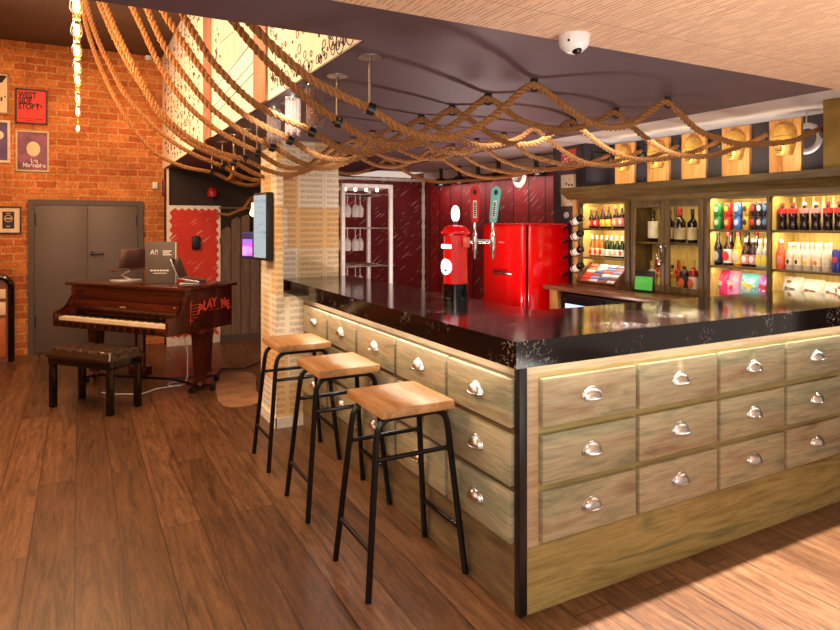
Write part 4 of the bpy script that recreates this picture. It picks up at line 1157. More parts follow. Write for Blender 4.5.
# ------------------------------------------------------------------ beer fonts on the bar top
TX, TY = 2.188, 3.575
ft = thing('beer_tower', 'red pillar box shaped beer tower with glowing signs on the bar top', 'beer tower', (TX, TY, 1.205))
b = B(); lathe(b, [(0, 0), (0.090, 0), (0.090, 0.012), (0.084, 0.014), (0.084, 0.105), (0, 0.105)], (0, 0, 0), 36); obj('base', b, 'black_gloss', ft)
b = B(); lathe(b, [(0, 0.105), (0.079, 0.105), (0.079, 0.425), (0, 0.425)], (0, 0, 0), 10); obj('body', b, 'red', ft, smooth=False)
b = B(); lathe(b, [(0, 0.42), (0.082, 0.42), (0.096, 0.432), (0.096, 0.446), (0.086, 0.452), (0.072, 0.474), (0.045, 0.488), (0, 0.492)], (0, 0, 0), 36); obj('cap', b, 'red', ft)
VD = Matrix.Rotation(math.radians(-28), 4, 'Z')
b = B(); lathe(b, [(0, 0.49), (0.008, 0.49), (0.008, 0.515), (0, 0.515)], (0, 0, 0), 10); obj('finial_stem', b, 'black_gloss', ft)
b = B(); ball(b, (0, 0, 0.563), 0.055, 0.52, 0.16, 1.0, M=VD, u=24, v=14); obj('finial_sign', b, 'glow', ft)
FL = Matrix.Rotation(math.radians(-88), 4, 'Z')      # towards the stools
b = B(); bx(b, -0.048, 0.048, -0.082, -0.060, 0.335, 0.362, 0.004, M=FL); obj('slot_sign', b, 'glow', ft)
b = B(); lathe(b, [(0, 0), (0.052, 0), (0.052, 0.018), (0, 0.018)], (0, 0, 0), 28, 0, FL @ Matrix.Translation((0, -0.062, 0.215)) @ Matrix.Rotation(PI / 2, 4, 'X')); sg = obj('round_sign', b, 'glow', ft)
b = B(); ball(b, (0, 0, 0), 0.010, M=FL @ Matrix.Translation((0.012, -0.081, 0.192)), u=10, v=8); obj('dot', b, 'black', sg)
b = B(); bx(b, 0.045, 0.088, -0.075, -0.05, 0.345, 0.41, 0.003, M=VD); obj('side_reflection', b, col('coral', (236, 92, 70), 0.3), ft)  # coral piece added as a painted pink reflection on the tower's side
RV = Vector((0.8807, -0.4737, 0))
b = B(); tube(b, [RV * 0.05 + Vector((0, 0, 0.382)), RV * 0.25 + Vector((0, 0, 0.378))], 0.012, 12); obj('tap_arm', b, 'chrome', ft)
for (dist, mm, lean, lb) in ((0.128, col('handle_red', (206, 10, 14), 0.6), 0.0, 'red tap handle'), (0.247, col('handle_teal', (96, 186, 176), 0.3), 0.10, 'turquoise tap handle')):
    p = RV * dist + Vector((0, 0, 0.38))
    b = B(); lathe(b, [(0, -0.115), (0.008, -0.115), (0.011, -0.075), (0.017, -0.05), (0.018, 0.02), (0.014, 0.05), (0.009, 0.06), (0.010, 0.13), (0, 0.13)], tuple(p), 16); tp = obj('tap', b, 'chrome', ft)
    M0 = Matrix.Translation(p + Vector((0, 0, 0.125))) @ VD @ Matrix.Rotation(lean, 4, 'Y')
    b = B(); prof = [(-0.020, 0), (0.020, 0), (0.026, 0.04)] + [(0.032 * math.cos(a), 0.205 + 0.035 * math.sin(a)) for a in [PI * i / 10 for i in range(11)]] + [(-0.026, 0.04)]
    prism(b, prof, -0.014, 0.014, 'y', 0, M0); h = obj('tap_handle', b, mm, tp); h['label'] = lb
    b = B(); bx(b, -0.013, 0.011, -0.0165, -0.014, 0.03, 0.145, 0.001, M=M0); s2 = obj('handle_label', b, 'white_print', tp)
    b = B()
    for q in range(7): bx(b, -0.008, 0.007, -0.018, -0.0165, 0.040 + 0.014 * q, 0.048 + 0.014 * q + 0.002 * (q % 2), M=M0)
    ball(b, (0, 0, 0), 0.014, 0.9, 0.25, 1.3, M=M0 @ Matrix.Translation((0, -0.0145, 0.20)), u=12, v=8)
    obj('handle_print', b, 'ink', tp)

# ------------------------------------------------------------------ red fridge
fr = thing('fridge', 'glossy red rounded retro fridge in the corner behind the bar', 'fridge', (4.13, 5.38, 0))
b = B(); bx(b, 0.075, 0.655, 0.0, 0.74, 0.05, 1.71, 0.045, seg=5); obj('body', b, 'red', fr)
b = B(); bx(b, 0.058, 0.08, 0.012, 0.728, 0.07, 1.69, 0.008); obj('door_seal', b, 'black', fr)
b = B(); bx(b, -0.02, 0.062, 0.0, 0.74, 0.06, 1.71, 0.038, seg=5); dd = obj('door', b, 'red', fr)
b = B(); tube(b, [(-0.018, 0.50, 1.16), (-0.055, 0.46, 1.165), (-0.058, 0.33, 1.165), (-0.055, 0.22, 1.165), (-0.018, 0.18, 1.16)], [0.012, 0.018, 0.022, 0.018, 0.012], 10); obj('handle', b, 'chrome', dd)
text('lettering', 'S M E G', 0.042, 'chrome', dd, (-0.021, 0.36, 1.50), FACE_X, 0.004, 0.8)
b = B()
for x in (0.12, 0.54):
    for y in (0.06, 0.68): lathe(b, [(0, 0), (0.025, 0), (0.025, 0.06), (0, 0.06)], (x, y, 0), 12)
obj('feet', b, 'black', fr)

# ------------------------------------------------------------------ back bar cabinet
CX, CB = 4.70, 5.00
yL, yR = 5.145, 2.24
cab = thing('back_bar_cabinet', 'long olive wood shelving cabinet of lit bays along the right wall', 'cabinet', (0, 0, 0))
zb, zt = 1.062, 1.915
b = B(); bx(b, CB, CB + 0.02, yR, yL + 0.07, zb, 2.06); obj('back_boards', b, 'backing', cab)
b = B(); bx(b, CX, CB, yR, yL + 0.07, zb, zb + 0.02); bx(b, CX - 0.02, CB, yR, yL + 0.07, zt, 2.02); obj('carcass', b, 'bar_wood', cab)
b = B(); prism(b, [(CX - 0.03, 1.965), (CX - 0.10, 2.02), (CX - 0.13, 2.03), (CX - 0.13, 2.085), (CB + 0.02, 2.085), (CB + 0.02, 1.965)], yR, yL + 0.16, 'y'); obj('cornice', b, 'bar_wood', cab)
def upright(y0, y1, dark=False, d=0.0):
    b = B(); bx(b, CX - 0.022 - d, CX + 0.01, y0, y1, zb, zt + 0.01, 0.003); bx(b, CX, CB, (y0 + y1) / 2 - 0.012, (y0 + y1) / 2 + 0.012, zb + 0.02, zt); obj('upright', b, 'bar_wood_v', cab)
upright(5.11, 5.215); upright(4.42, 4.483, True, 0.015); upright(3.57, 3.605); upright(3.024, 3.048); upright(yR, yR + 0.06)
for (y0, y1) in ((4.483, 5.11), (3.048, 3.57), (yR + 0.06, 3.024)):
    for z in (1.635, 1.335):
        b = B(); bx(b, CX + 0.005, CB, y0, y1, z, z + 0.018, 0.002); obj('shelf', b, 'bar_wood', cab)
b = B(); bx(b, CX + 0.03, CB, 3.605, 4.42, 1.512, 1.530, 0.002); obj('shelf', b, 'bar_wood', cab)
for y1 in (5.11, 3.57, 3.024):
    b = B(); bx(b, CX + 0.012, CB, y1 - 0.006, y1 - 0.0005, zb + 0.02, zt); obj('glow_lining', b, 'backing', cab)  # pale panel added; its colour carries the shelf glow on the inner side
# glazed doors of the second bay
for (y0, y1) in ((4.02, 4.415), (3.61, 4.015)):
    dm = B()
    bx(dm, CX - 0.022, CX, y0, y0 + 0.05, zb + 0.02, zt, 0.003); bx(dm, CX - 0.022, CX, y1 - 0.05, y1, zb + 0.02, zt, 0.003)
    bx(dm, CX - 0.022, CX, y0 + 0.05, y1 - 0.05, zt - 0.06, zt, 0.003); bx(dm, CX - 0.022, CX, y0 + 0.05, y1 - 0.05, zb + 0.02, zb + 0.075, 0.003)
    d_ = obj('door', dm, 'bar_wood_v', cab)
    b = B(); bx(b, CX - 0.012, CX - 0.010, y0 + 0.045, y1 - 0.045, zb + 0.07, zt - 0.055); obj('pane', b, 'pane', d_)
    b = B(); ykn = y0 + 0.025 if y0 > 4 else y1 - 0.025; ball(b, (CX - 0.034, ykn, 1.50), 0.012, u=10, v=8); obj('knob', b, 'brass', d_)
b = B(); tube(b, [(CX - 0.05, 4.05 - 0.03 * math.cos(a), 1.44 - 0.07 * math.sin(a)) for a in [2 * PI * i / 18 for i in range(18)]], 0.007, 6, closed=True); bx(b, CX - 0.06, CX - 0.04, 4.03, 4.07, 1.33, 1.375, 0.004)
tag(obj('padlock_chain', b, 'chrome'), 'chain and padlock looped over the glazed cabinet doors', 'chain')
# shelf lights
for (y0, y1) in ((4.483, 5.11), (3.048, 3.57), (yR + 0.06, 3.024)):
    for z in (zt, 1.635, 1.335):
        area('shelf_light', (CX + 0.025, (y0 + y1) / 2, z - 0.006), (0, math.radians(-38), 0), 0.02, (y1 - y0) * 0.92, (2.6 if z > 1.4 else 1.2) * (y1 - y0) / 0.6, (1.0, 0.80, 0.46))
area('shelf_light', (CX + 0.07, 4.01, zt - 0.004), (0, 0, 0), 0.02, 0.7, 2.0, (1.0, 0.82, 0.40))
area('shelf_light', (CX + 0.08, 4.01, 1.508), (0, 0, 0), 0.02, 0.7, 1.6, (1.0, 0.82, 0.40))

# counter below the cabinet
bk = thing('back_counter', 'low wooden back counter under the lit shelving cabinet', 'counter', (0, 0, 0))
b = B(); bx(b, 4.33, 4.79, 2.89, 5.30, 1.015, 1.060, 0.004); bx(b, 4.785, CB + 0.02, 2.89, 5.15, 1.015, 1.060); obj('counter_top', b, 'bar_top', bk)
b = B(); bx(b, 4.40, 4.46, 5.16, 5.28, 0.0, 1.015, 0.003); obj('support', b, 'pine', bk)
b = B(); bx(b, 4.46, 4.79, 5.24, 5.28, 0.0, 1.015); obj('end_panel', b, 'pine', bk)
b = B(); bx(b, 4.40, 5.0, 2.89, 3.2, 0.0, 1.015); obj('support', b, 'pine', bk)
cl = thing('bottle_cooler', 'black bottle cooler with lit glass doors below the back counter', 'cooler', (4.44, 4.2, 0))
b = B(); bx(b, 0.02, 0.52, -0.95, 0.95, 0.05, 0.98, 0.004); obj('housing', b, 'black', cl)
for (y0, y1) in ((0.34, 0.93), (-0.30, 0.29), (-0.94, -0.35)):
    dm = B(); bx(dm, 0.0, 0.02, y0, y1, 0.12, 0.17); bx(dm, 0.0, 0.02, y0, y1, 0.88, 0.95); bx(dm, 0.0, 0.02, y0, y0 + 0.04, 0.17, 0.88); bx(dm, 0.0, 0.02, y1 - 0.04, y1, 0.17, 0.88)
    d_ = obj('door', dm, 'black_steel', cl)
    b = B(); bx(b, 0.012, 0.0195, y0 + 0.04, y1 - 0.04, 0.17, 0.88); obj('lit_interior', b, 'cooler_glow', d_)

# ------------------------------------------------------------------ boards with gilt masks on the cabinet
mk = None
for k, yy in enumerate((4.565, 4.153, 3.766, 3.362, 2.947)):
    lb = 'gilt face mask on scorched pine board, %s from left of five' % ORD[k]
    if mk is None:
        mk = thing('mask_board', lb, 'mask', (4.75, yy, 2.085), 0, 'gilt masks on pine boards above the shelves')
        b = B(); bx(b, 0.0, 0.03, -0.125, 0.125, 0.0, 0.415, 0.003); obj('board', b, 'pine', mk)
        b = B(); nu, nv = 24, 18; g = []
        for i in range(nu + 1):
            th = PI * i / nu; row = []
            for j in range(nv + 1):
                zz = 0.135 + 0.25 * j / nv; t = (zz - 0.135) / 0.25
                if t < 0.55: wd = 0.058 + (0.098 - 0.058) * (t / 0.55) ** 0.7
                else: wd = 0.098 * math.sqrt(max(0.0, 1 - ((t - 0.55) / 0.45) ** 2.2)) + 0.001
                x = -0.080 * (wd / 0.098) ** 0.5 * math.sin(th)
                yv = wd * math.cos(th)
                f = abs(math.cos(th))
                if 0.50 < t < 0.58: x -= 0.012 * math.sin(th)
                if 0.40 < t < 0.50 and 0.25 < f < 0.65: x += 0.014
                if 0.22 < t < 0.48 and f < 0.16: x -= 0.014
                if 0.14 < t < 0.20 and f < 0.35: x += 0.008
                row.append(b.verts.new((x, yv, zz)))
            g.append(row)
        for i in range(nu):
            for j in range(nv): b.faces.new((g[i][j], g[i + 1][j], g[i + 1][j + 1], g[i][j + 1]))
        obj('face', b, 'gold', mk)
        b = B(); bx(b, -0.077, -0.05, -0.015, 0.03, 0.172, 0.176); bx(b, -0.079, -0.05, -0.015, 0.03, 0.187, 0.190); bx(b, -0.074, -0.05, -0.012, 0.02, 0.158, 0.161); obj('mouth_slits', b, 'ink', mk)
    else: dup(mk, (4.75, yy, 2.085), lb)
    spot('mask_light', (4.30, yy - 0.02, 2.20), (4.75, yy, 2.31), 11, (1.0, 0.78, 0.46), 75, 0.6, 0.02)
b = B(); tube(b, [(4.95, 2.90 + 0.10 * math.cos(2 * PI * i / 28), 2.36 + 0.10 * math.sin(2 * PI * i / 28)) for i in range(28)], 0.022, 10, closed=True); tube(b, [(4.95, 2.90, 2.46), (4.95, 2.90, 2.57)], 0.004, 6)
tag(obj('white_ring', b, 'white_gloss'), 'white ring hanging behind the rightmost pine board', 'ring')
b = B(); bx(b, 4.60, 5.15, 2.24, 2.58, 2.0855, 2.566, 0.004); tag(obj('end_box', b, flat('mustard_paint', (150, 118, 48), 0.6, var=0.12, scale=6)), 'mustard-brown boxed end above the shelving at right edge', 'boxing')
for (z0, z1, mm, lb) in ((2.30, 2.53, col('print_red', (196, 70, 48), 0.6), 'small red printed card high on the dark pier'), (1.90, 2.25, col('print_cream', (206, 184, 150), 0.6), 'cream printed card with black figures on the dark pier')):
    r = thing('printed_card', lb, 'card', (4.80, 5.43, z0))
    b = B(); bx(b, -0.008, 0.0, -0.12, 0.12, 0.0, z1 - z0, 0.001); obj('card', b, mm, r)
    b = B(); rr = random.Random(int(z0 * 10))
    for q in range(8):
        yy = rr.uniform(-0.09, 0.07); zz = rr.uniform(0.03, z1 - z0 - 0.06)
        bx(b, -0.0095, -0.008, yy, yy + rr.uniform(0.01, 0.03), zz, zz + rr.uniform(0.01, 0.04))
    obj('print', b, 'white_print' if z0 > 2.2 else 'ink', r)
b = B(); lathe(b, [(0, 0), (0.035, 0), (0.035, 0.015), (0, 0.02)], (0, 0, 0), 16, 0, Matrix.Translation((4.80, 5.46, 1.80)) @ Matrix.Rotation(-PI / 2, 4, 'Y')); tag(obj('wall_button', b, 'white_gloss'), 'small round white button on the dark pier', 'button')

# ------------------------------------------------------------------ bottles
G = dict(brown=col('brown_glass', (46, 18, 10), 0.08), green=col('green_glass', (24, 44, 18), 0.08), black=col('dark_glass', (14, 10, 10), 0.08),
         amber=col('amber_glass', (150, 84, 26), 0.08), clear=glass_mat('clear_bottle', (236, 220, 184), 0.06, 0.3, 0.30), coral=col('coral_drink', (226, 84, 62), 0.12),
         cola=col('cola', (26, 10, 8), 0.08), pale=glass_mat('pale_bottle', (236, 214, 176), 0.06, 0.3, 0.38), red=col('red_drink', (150, 26, 20), 0.1), gold=col('gold_drink', (190, 120, 40), 0.1))
LB = dict(red=col('label_red', (206, 36, 34), 0.5), white=col('label_white', (230, 222, 206), 0.5), cream=col('label_cream', (220, 200, 160), 0.5), yellow=col('label_yellow', (222, 190, 70), 0.5),
          pink=col('label_pink', (206, 130, 130), 0.5), black=col('label_black', (40, 34, 34), 0.5), lime=col('label_lime', (190, 190, 90), 0.5), navy=col('label_navy', (44, 42, 66), 0.5), orange=col('label_orange', (220, 100, 50), 0.5), grey=col('label_grey', (180, 180, 176), 0.5))
PROT = {}
def make_bottle(key, h, rad, glass, label, lz, cap, capmat, kind='beer', dot=None):
    r = thing('bottle', 'x', 'bottle', (0, 0, 0))
    rn = rad * (0.36 if kind != 'wine' else 0.34)
    sh = {'beer': (0.56, 0.74), 'wine': (0.60, 0.74), 'spirit': (0.62, 0.72), 'mixer': (0.60, 0.78), 'cola': (0.62, 0.80)}[kind]
    prof = [(0, 0), (rad * 0.92, 0), (rad, rad * 0.12)]
    if kind == 'cola': prof += [(rad, h * 0.18), (rad * 0.88, h * 0.32), (rad, h * 0.46)]
    prof += [(rad, h * sh[0]), (rad * 0.80, h * (sh[0] + 0.06)), (rn * 1.15, h * sh[1]), (rn, h * 0.95), (rn, h), (0, h)]
    b = B(); lathe(b, prof, (0, 0, 0), 16); obj('glass_body', b, G[glass], r)
    b = B(); z0, z1 = lz[0] * h, lz[1] * h
    lathe(b, [(rad + 0.0004, z0), (rad + 0.0012, z0), (rad + 0.0012, z1), (rad + 0.0004, z1)], (0, 0, 0), 16); lbo = obj('paper_label', b, LB[label], r)
    if dot:
        b = B(); ball(b, (-rad - 0.001, 0, (z0 + z1) / 2), (z1 - z0) * 0.36, 0.06, 0.75 if dot != 'black' else 0.6, 1.0, u=12, v=8); obj('label_emblem', b, LB[dot], lbo)
    b = B(); c0 = h * (1 - cap); lathe(b, [(rn + 0.0005, c0), (rn + 0.0022, c0), (rn + 0.0022, h + 0.002), (0, h + 0.002)], (0, 0, 0), 12); obj('cap', b, T[capmat] if isinstance(capmat, str) else capmat, r)
    PROT[key] = [r, False]
CAPR = col('cap_red', (170, 26, 28), 0.4); CAPW = col('cap_white', (226, 222, 214), 0.4); CAPG = col('cap_gold', (196, 160, 80), 0.35); CAPB = 'black'
make_bottle('beer_red', 0.200, 0.029, 'brown', 'red', (0.12, 0.46), 0.06, CAPR, 'beer', 'white')
make_bottle('beer_yellow', 0.225, 0.030, 'brown', 'yellow', (0.10, 0.42), 0.10, CAPR, 'beer', 'lime')
make_bottle('beer_pink', 0.235, 0.030, 'brown', 'pink', (0.10, 0.46), 0.12, CAPG, 'beer', 'cream')
make_bottle('lager_clear', 0.225, 0.029, 'amber', 'cream', (0.08, 0.42), 0.16, CAPW, 'beer', 'red')
make_bottle('lager_green', 0.225, 0.029, 'green', 'white', (0.08, 0.38), 0.20, CAPW, 'beer', 'grey')
make_bottle('lager_redlabel', 0.225, 0.029, 'green', 'white', (0.08, 0.38), 0.20, CAPW, 'beer', 'red')
make_bottle('wine_white_label', 0.30, 0.046, 'black', 'white', (0.12, 0.66), 0.16, CAPB, 'wine')
make_bottle('wine_dark', 0.30, 0.042, 'black', 'cream', (0.10, 0.46), 0.24, 'black_gloss', 'wine')
make_bottle('wine_red_cap', 0.31, 0.052, 'black', 'cream', (0.10, 0.44), 0.20, CAPR, 'wine')
make_bottle('spirit_cork', 0.26, 0.040, 'clear', 'grey', (0.15, 0.40), 0.14, CAPG, 'spirit')
make_bottle('spirit_yellow', 0.24, 0.034, 'gold', 'yellow', (0.12, 0.50), 0.12, 'black', 'spirit')
make_bottle('spirit_black', 0.29, 0.042, 'brown', 'black', (0.10, 0.52), 0.18, CAPG, 'spirit', 'orange')
make_bottle('spirit_pink', 0.30, 0.040, 'red', 'white', (0.10, 0.50), 0.22, CAPG, 'spirit', 'orange')
make_bottle('spirit_redcap', 0.28, 0.032, 'red', 'grey', (0.10, 0.30), 0.14, CAPR, 'spirit')
make_bottle('cider_navy', 0.275, 0.034, 'black', 'navy', (0.08, 0.48), 0.10, CAPB, 'beer', 'grey')
make_bottle('cider_red', 0.275, 0.036, 'brown', 'white', (0.08, 0.50), 0.10, CAPR, 'beer', 'red')
make_bottle('cider_yellow', 0.275, 0.036, 'gold', 'yellow', (0.08, 0.52), 0.10, CAPR, 'beer', 'cream')
make_bottle('juice_oval', 0.225, 0.031, 'brown', 'pink', (0.10, 0.44), 0.10, CAPW, 'beer', 'white')
make_bottle('juice_lime', 0.225, 0.031, 'clear', 'lime', (0.06, 0.44), 0.12, CAPW, 'beer', 'yellow')
make_bottle('cola_red', 0.205, 0.032, 'cola', 'red', (0.62, 0.80), 0.08, CAPR, 'cola')
make_bottle('cola_silver', 0.205, 0.032, 'cola', 'pink', (0.62, 0.80), 0.08, CAPW, 'cola')
make_bottle('mixer_coral', 0.225, 0.031, 'coral', 'orange', (0.15, 0.50), 0.10, CAPW, 'mixer', 'pink')
make_bottle('mixer_black', 0.205, 0.030, 'pale', 'cream', (0.18, 0.42), 0.10, CAPW, 'mixer', 'black')
make_bottle('mixer_gold', 0.205, 0.030, 'pale', 'cream', (0.18, 0.42), 0.10, CAPW, 'mixer', 'yellow')
make_bottle('mixer_orange', 0.205, 0.030, 'pale', 'cream', (0.18, 0.42), 0.10, CAPW, 'mixer', 'orange')
make_bottle('mixer_grey', 0.205, 0.030, 'pale', 'cream', (0.18, 0.42), 0.10, CAPW, 'mixer', 'grey')
make_bottle('tall_gold', 0.250, 0.030, 'clear', 'cream', (0.10, 0.40), 0.12, CAPG, 'beer')


def put(key, y, z, label, group, x=4.82, rz=0):
    P = PROT[key]
    if not P[1]:
        P[1] = True; r = P[0]; r.location = (x, y, z); r['label'] = label; r['group'] = group; r.rotation_euler = (0, 0, rz)
    else: r = dup(P[0], (x, y, z), label, rz, group)
    return r
def ypx(px, x):          # the place along the back bar seen past a given column of the photograph's frame
    q = (px - 420.0) / FPX; a = math.radians(28.2738)
    return x * (math.cos(a) - math.sin(a) * q) / (math.sin(a) + math.cos(a) * q)
def row(keys, pxs, z, where, group, x=4.82, look=None):
    for i, (k_, p) in enumerate(zip(keys, pxs)):
        put(k_, ypx(p, x), z, '%s, %s from left %s' % (look[k_], ORD[i], where), group, x)
S1, S2, S0 = 1.653, 1.353, 1.082
row(['beer_red', 'beer_red', 'beer_yellow', 'beer_yellow', 'beer_pink', 'beer_pink'], [591.2, 596.8, 603, 609, 616, 622], S1, 'on leftmost bay top shelf', 'beers on the top shelf of the leftmost bay',
    look=dict(beer_red='short brown beer bottle with red label', beer_yellow='brown beer bottle with yellow label', beer_pink='tall brown beer bottle with pink label'))
row(['lager_clear'] * 3 + ['lager_green'] * 3 + ['lager_redlabel'], [592.5, 597.2, 602, 607, 612, 617, 622.3], S2, 'on leftmost bay second shelf', 'lagers on the second shelf of the leftmost bay',
    look=dict(lager_clear='amber lager bottle with cream label', lager_green='green lager bottle with white neck', lager_redlabel='green lager bottle with red emblem'))
put('wine_white_label', ypx(653, 4.83), 1.530, 'dark wine bottle with tall white label alone on the left door shelf', 'wines behind the glazed doors', 4.83)
put('wine_dark', ypx(669.5, 4.88), 1.530, 'dark wine bottle half behind the middle stile of the glazed doors', 'wines behind the glazed doors', 4.88)
put('wine_red_cap', ypx(680, 4.82), 1.530, 'broad dark wine bottle with red capsule on the right door shelf', 'wines behind the glazed doors', 4.82)
put('wine_dark', ypx(692.5, 4.82), 1.530, 'slender black wine bottle at the right of the red-capsuled one', 'wines behind the glazed doors', 4.82)
put('spirit_cork', ypx(652, 4.86), S0, 'clear spirit bottle with gold stopper behind the green screen', 'spirits on the lower glazed shelf', 4.86)
put('spirit_redcap', ypx(656.5, 4.93), S0, 'slim red spirit bottle behind the left glazed door', 'spirits on the lower glazed shelf', 4.93)
put('spirit_yellow', ypx(659.5, 4.78), S0, 'yellow-labelled spirit bottle at right of the green screen', 'spirits on the lower glazed shelf', 4.78)
put('spirit_yellow', ypx(672.5, 4.82), S0, 'black-capped yellow-label spirit bottle behind the right glazed door', 'spirits on the lower glazed shelf', 4.82)
put('spirit_redcap', ypx(678.5, 4.92), S0, 'slim red-capped spirit bottle standing behind the black-label one', 'spirits on the lower glazed shelf', 4.92)
put('spirit_black', ypx(684.3, 4.80), S0, 'dark spirit bottle with black and orange label behind right glazed door', 'spirits on the lower glazed shelf', 4.80)
put('spirit_pink', ypx(693.5, 4.80), S0, 'gold-capped spirit bottle with white label behind right glazed door', 'spirits on the lower glazed shelf', 4.80)
row(['cider_navy', 'cider_red', 'cider_yellow', 'juice_oval', 'juice_oval', 'juice_lime', 'juice_lime'], [718, 728.3, 738.2, 746, 753.5, 760.3, 766.5], S2, 'on third bay middle shelf', 'bottles on the middle shelf of the third bay', 4.79,
    look=dict(cider_navy='tall dark bottle with navy label', cider_red='tall bottle with white and red label', cider_yellow='tall bottle with broad yellow label', juice_oval='dark bottle with pink oval label', juice_lime='small clear bottle with lime label'))
row(['cider_red', 'cider_navy', 'cider_red', 'cider_navy', 'cider_red'], [723, 731, 739, 748, 757], S2, 'in third bay back row', 'back row on the middle shelf of the third bay', 4.92,
    look=dict(cider_red='tall brown bottle mostly hidden', cider_navy='tall black bottle mostly hidden'))
row(['cola_red', 'cola_red', 'cola_silver', 'cola_silver', 'cola_red', 'cola_red'], [782.5, 793, 804.5, 816, 828, 839.5], S1, 'in front row of rightmost top shelf', 'cola bottles on the rightmost top shelf', 4.78,
    look=dict(cola_red='cola bottle with red label', cola_silver='cola bottle with pale label'))
row(['tall_gold'] * 6, [785, 794.5, 804, 814, 824, 834], S1, 'in back row of rightmost top shelf', 'gold-capped bottles on the rightmost top shelf', 4.91, look=dict(tall_gold='tall clear bottle with gold cap'))
row(['mixer_coral', 'mixer_black', 'mixer_black', 'mixer_gold', 'mixer_orange', 'mixer_grey'], [781.3, 790, 798.3, 807.5, 817.3, 826.8], S2, 'in front row of rightmost middle shelf', 'mixers on the rightmost middle shelf', 4.78,
    look=dict(mixer_coral='coral-red mixer bottle', mixer_black='pale mixer bottle with black emblem', mixer_gold='pale mixer bottle with gold emblem', mixer_orange='pale mixer bottle with orange emblem', mixer_grey='pale mixer bottle with grey emblem'))
row(['mixer_grey', 'mixer_orange', 'mixer_gold', 'mixer_grey', 'mixer_orange', 'mixer_gold'], [785, 794, 803, 812.5, 821.5, 831], S2, 'in back row of rightmost middle shelf', 'back row of mixers on the rightmost middle shelf', 4.90,
    look=dict(mixer_grey='clear mixer bottle with grey mark', mixer_orange='clear mixer bottle with orange mark', mixer_gold='clear mixer bottle with gold mark'))

# cans
def make_can(name, label, c1, c2, loc, group, rad=0.033, h=0.110):
    r = thing('drink_can', label, 'can', loc, 0, group)
    b = B(); lathe(b, [(0, 0), (rad * 0.85, 0), (rad, 0.008), (rad, h - 0.010), (rad * 0.86, h - 0.002), (0, h - 0.003)], (0, 0, 0), 18); obj('body', b, c1, r)
    b = B(); lathe(b, [(rad * 0.80, h - 0.004), (rad * 0.87, h), (rad * 0.80, h + 0.001), (0, h - 0.002)], (0, 0, 0), 18); obj('lid', b, 'silver', r)
    b = B(); ball(b, (-rad, 0, h * 0.55), rad * 0.62, 0.08, 0.9, 1.2, u=12, v=8); obj('emblem', b, c2, r)
    return r
CC = [('green', (40, 140, 70)), ('red', (206, 40, 36)), ('blue', (60, 110, 190)), ('yellow', (222, 170, 50)), ('black and red', (52, 26, 26)), ('black and white', (44, 36, 36)), ('dark blue', (40, 44, 66))]
EM = [(220, 226, 200), (236, 190, 60), (226, 226, 232), (70, 40, 30), (196, 50, 50), (210, 200, 190), (96, 130, 170)]
for i, (nm, c) in enumerate(CC):
    px_ = [720.3, 731.2, 741, 748.5, 755, 761.8, 768][i] if False else [719.5, 729.5, 739.5, 748, 755.3, 762, 768][i] 
    yy = ypx(px_ - 1.0, 4.78)
    for q in range(2):
        make_can('can', '%s drink can, %s tier of the stack on the third bay top shelf' % (nm, ('lower', 'upper')[q]), col('can_' + nm.replace(' ', '_'), c, 0.3, metal=0.2), col('can_mark_' + nm.replace(' ', '_'), EM[i], 0.5),
                 (4.78, yy, S1 + q * 0.1115), 'cans stacked on the third bay top shelf')
make_can('can', 'blue and silver can at the right end of the rightmost middle shelf', col('can_energy', (40, 50, 140), 0.3), col('can_energy_mark', (200, 60, 50), 0.4), (4.76, ypx(836.8, 4.76), S2), 'can among the mixers', 0.030, 0.165)

# snack bags
def bag(label, y, z, wd, ht, c1, c2, c3, group, lean=0.18, x=4.83, rz=0.0):
    r = thing('snack_bag', label, 'snack bag', (x, y, z), rz, group)
    nu, nv = 14, 18
    M = Matrix.Rotation(lean, 4, 'Y')
    b = B()
    for s in (-1, 1):
        g = []
        for i in range(nu + 1):
            rowv = []
            for j in range(nv + 1):
                u = -1 + 2 * i / nu; v = j / nv
                th = 0.035 * (max(0, 1 - u ** 4)) * math.sin(PI * min(1, max(0, (v - 0.03) / 0.94))) ** 0.6 if 0.03 < v < 0.97 else 0.0
                wob = 0.004 * math.sin(9 * u + 7 * v)
                rowv.append(b.verts.new(M @ Vector((s * (th + 0.001) + wob * (th > 0), u * wd / 2, v * ht))))
            g.append(rowv)
        for i in range(nu):
            for j in range(nv): b.faces.new((g[i][j], g[i + 1][j], g[i + 1][j + 1], g[i][j + 1]))
    bmesh.ops.remove_doubles(b, verts=b.verts, dist=0.0035)
    bo = obj('packet', b, c1, r)
    b = B(); ball(b, (-0.031, 0.0, ht * 0.42), wd * 0.30, 0.12, 1.0, 0.8, M=M, u=14, v=8); obj('printed_patch', b, c2, r)
    rq = random.Random(label)
    for q in range(5):
        b = B(); ball(b, (-0.030, rq.uniform(-0.32, 0.32) * wd, ht * rq.uniform(0.2, 0.8)), wd * rq.uniform(0.06, 0.14), 0.14, 1.0, rq.uniform(0.5, 1.2), M=M, u=10, v=6); obj('printed_spot', b, (c2, c3, gy)[q % 3], r)
    b = B()
    for q in range(5): bx(b, -0.042, -0.036, -wd * 0.24 + q * wd * 0.10, -wd * 0.17 + q * wd * 0.10, ht * 0.40 + 0.003 * q, ht * 0.56 + 0.003 * q, M=M)
    obj('printed_marks', b, c3, r)
    return r
pk = col('bag_pink', (214, 40, 110), 0.3); pw = col('bag_pale_pink', (236, 150, 186), 0.3); tl = col('bag_teal', (110, 180, 190), 0.3); pu = col('bag_purple', (150, 90, 170), 0.3); wh = col('bag_white', (196, 188, 178), 0.25); br_ = col('bag_brown', (120, 80, 56), 0.5); yl = col('mark_yellow', (206, 180, 60), 0.5); gy = col('bag_grey', (110, 100, 96), 0.5)
GB = 'snack bags on the third bay bottom shelf'
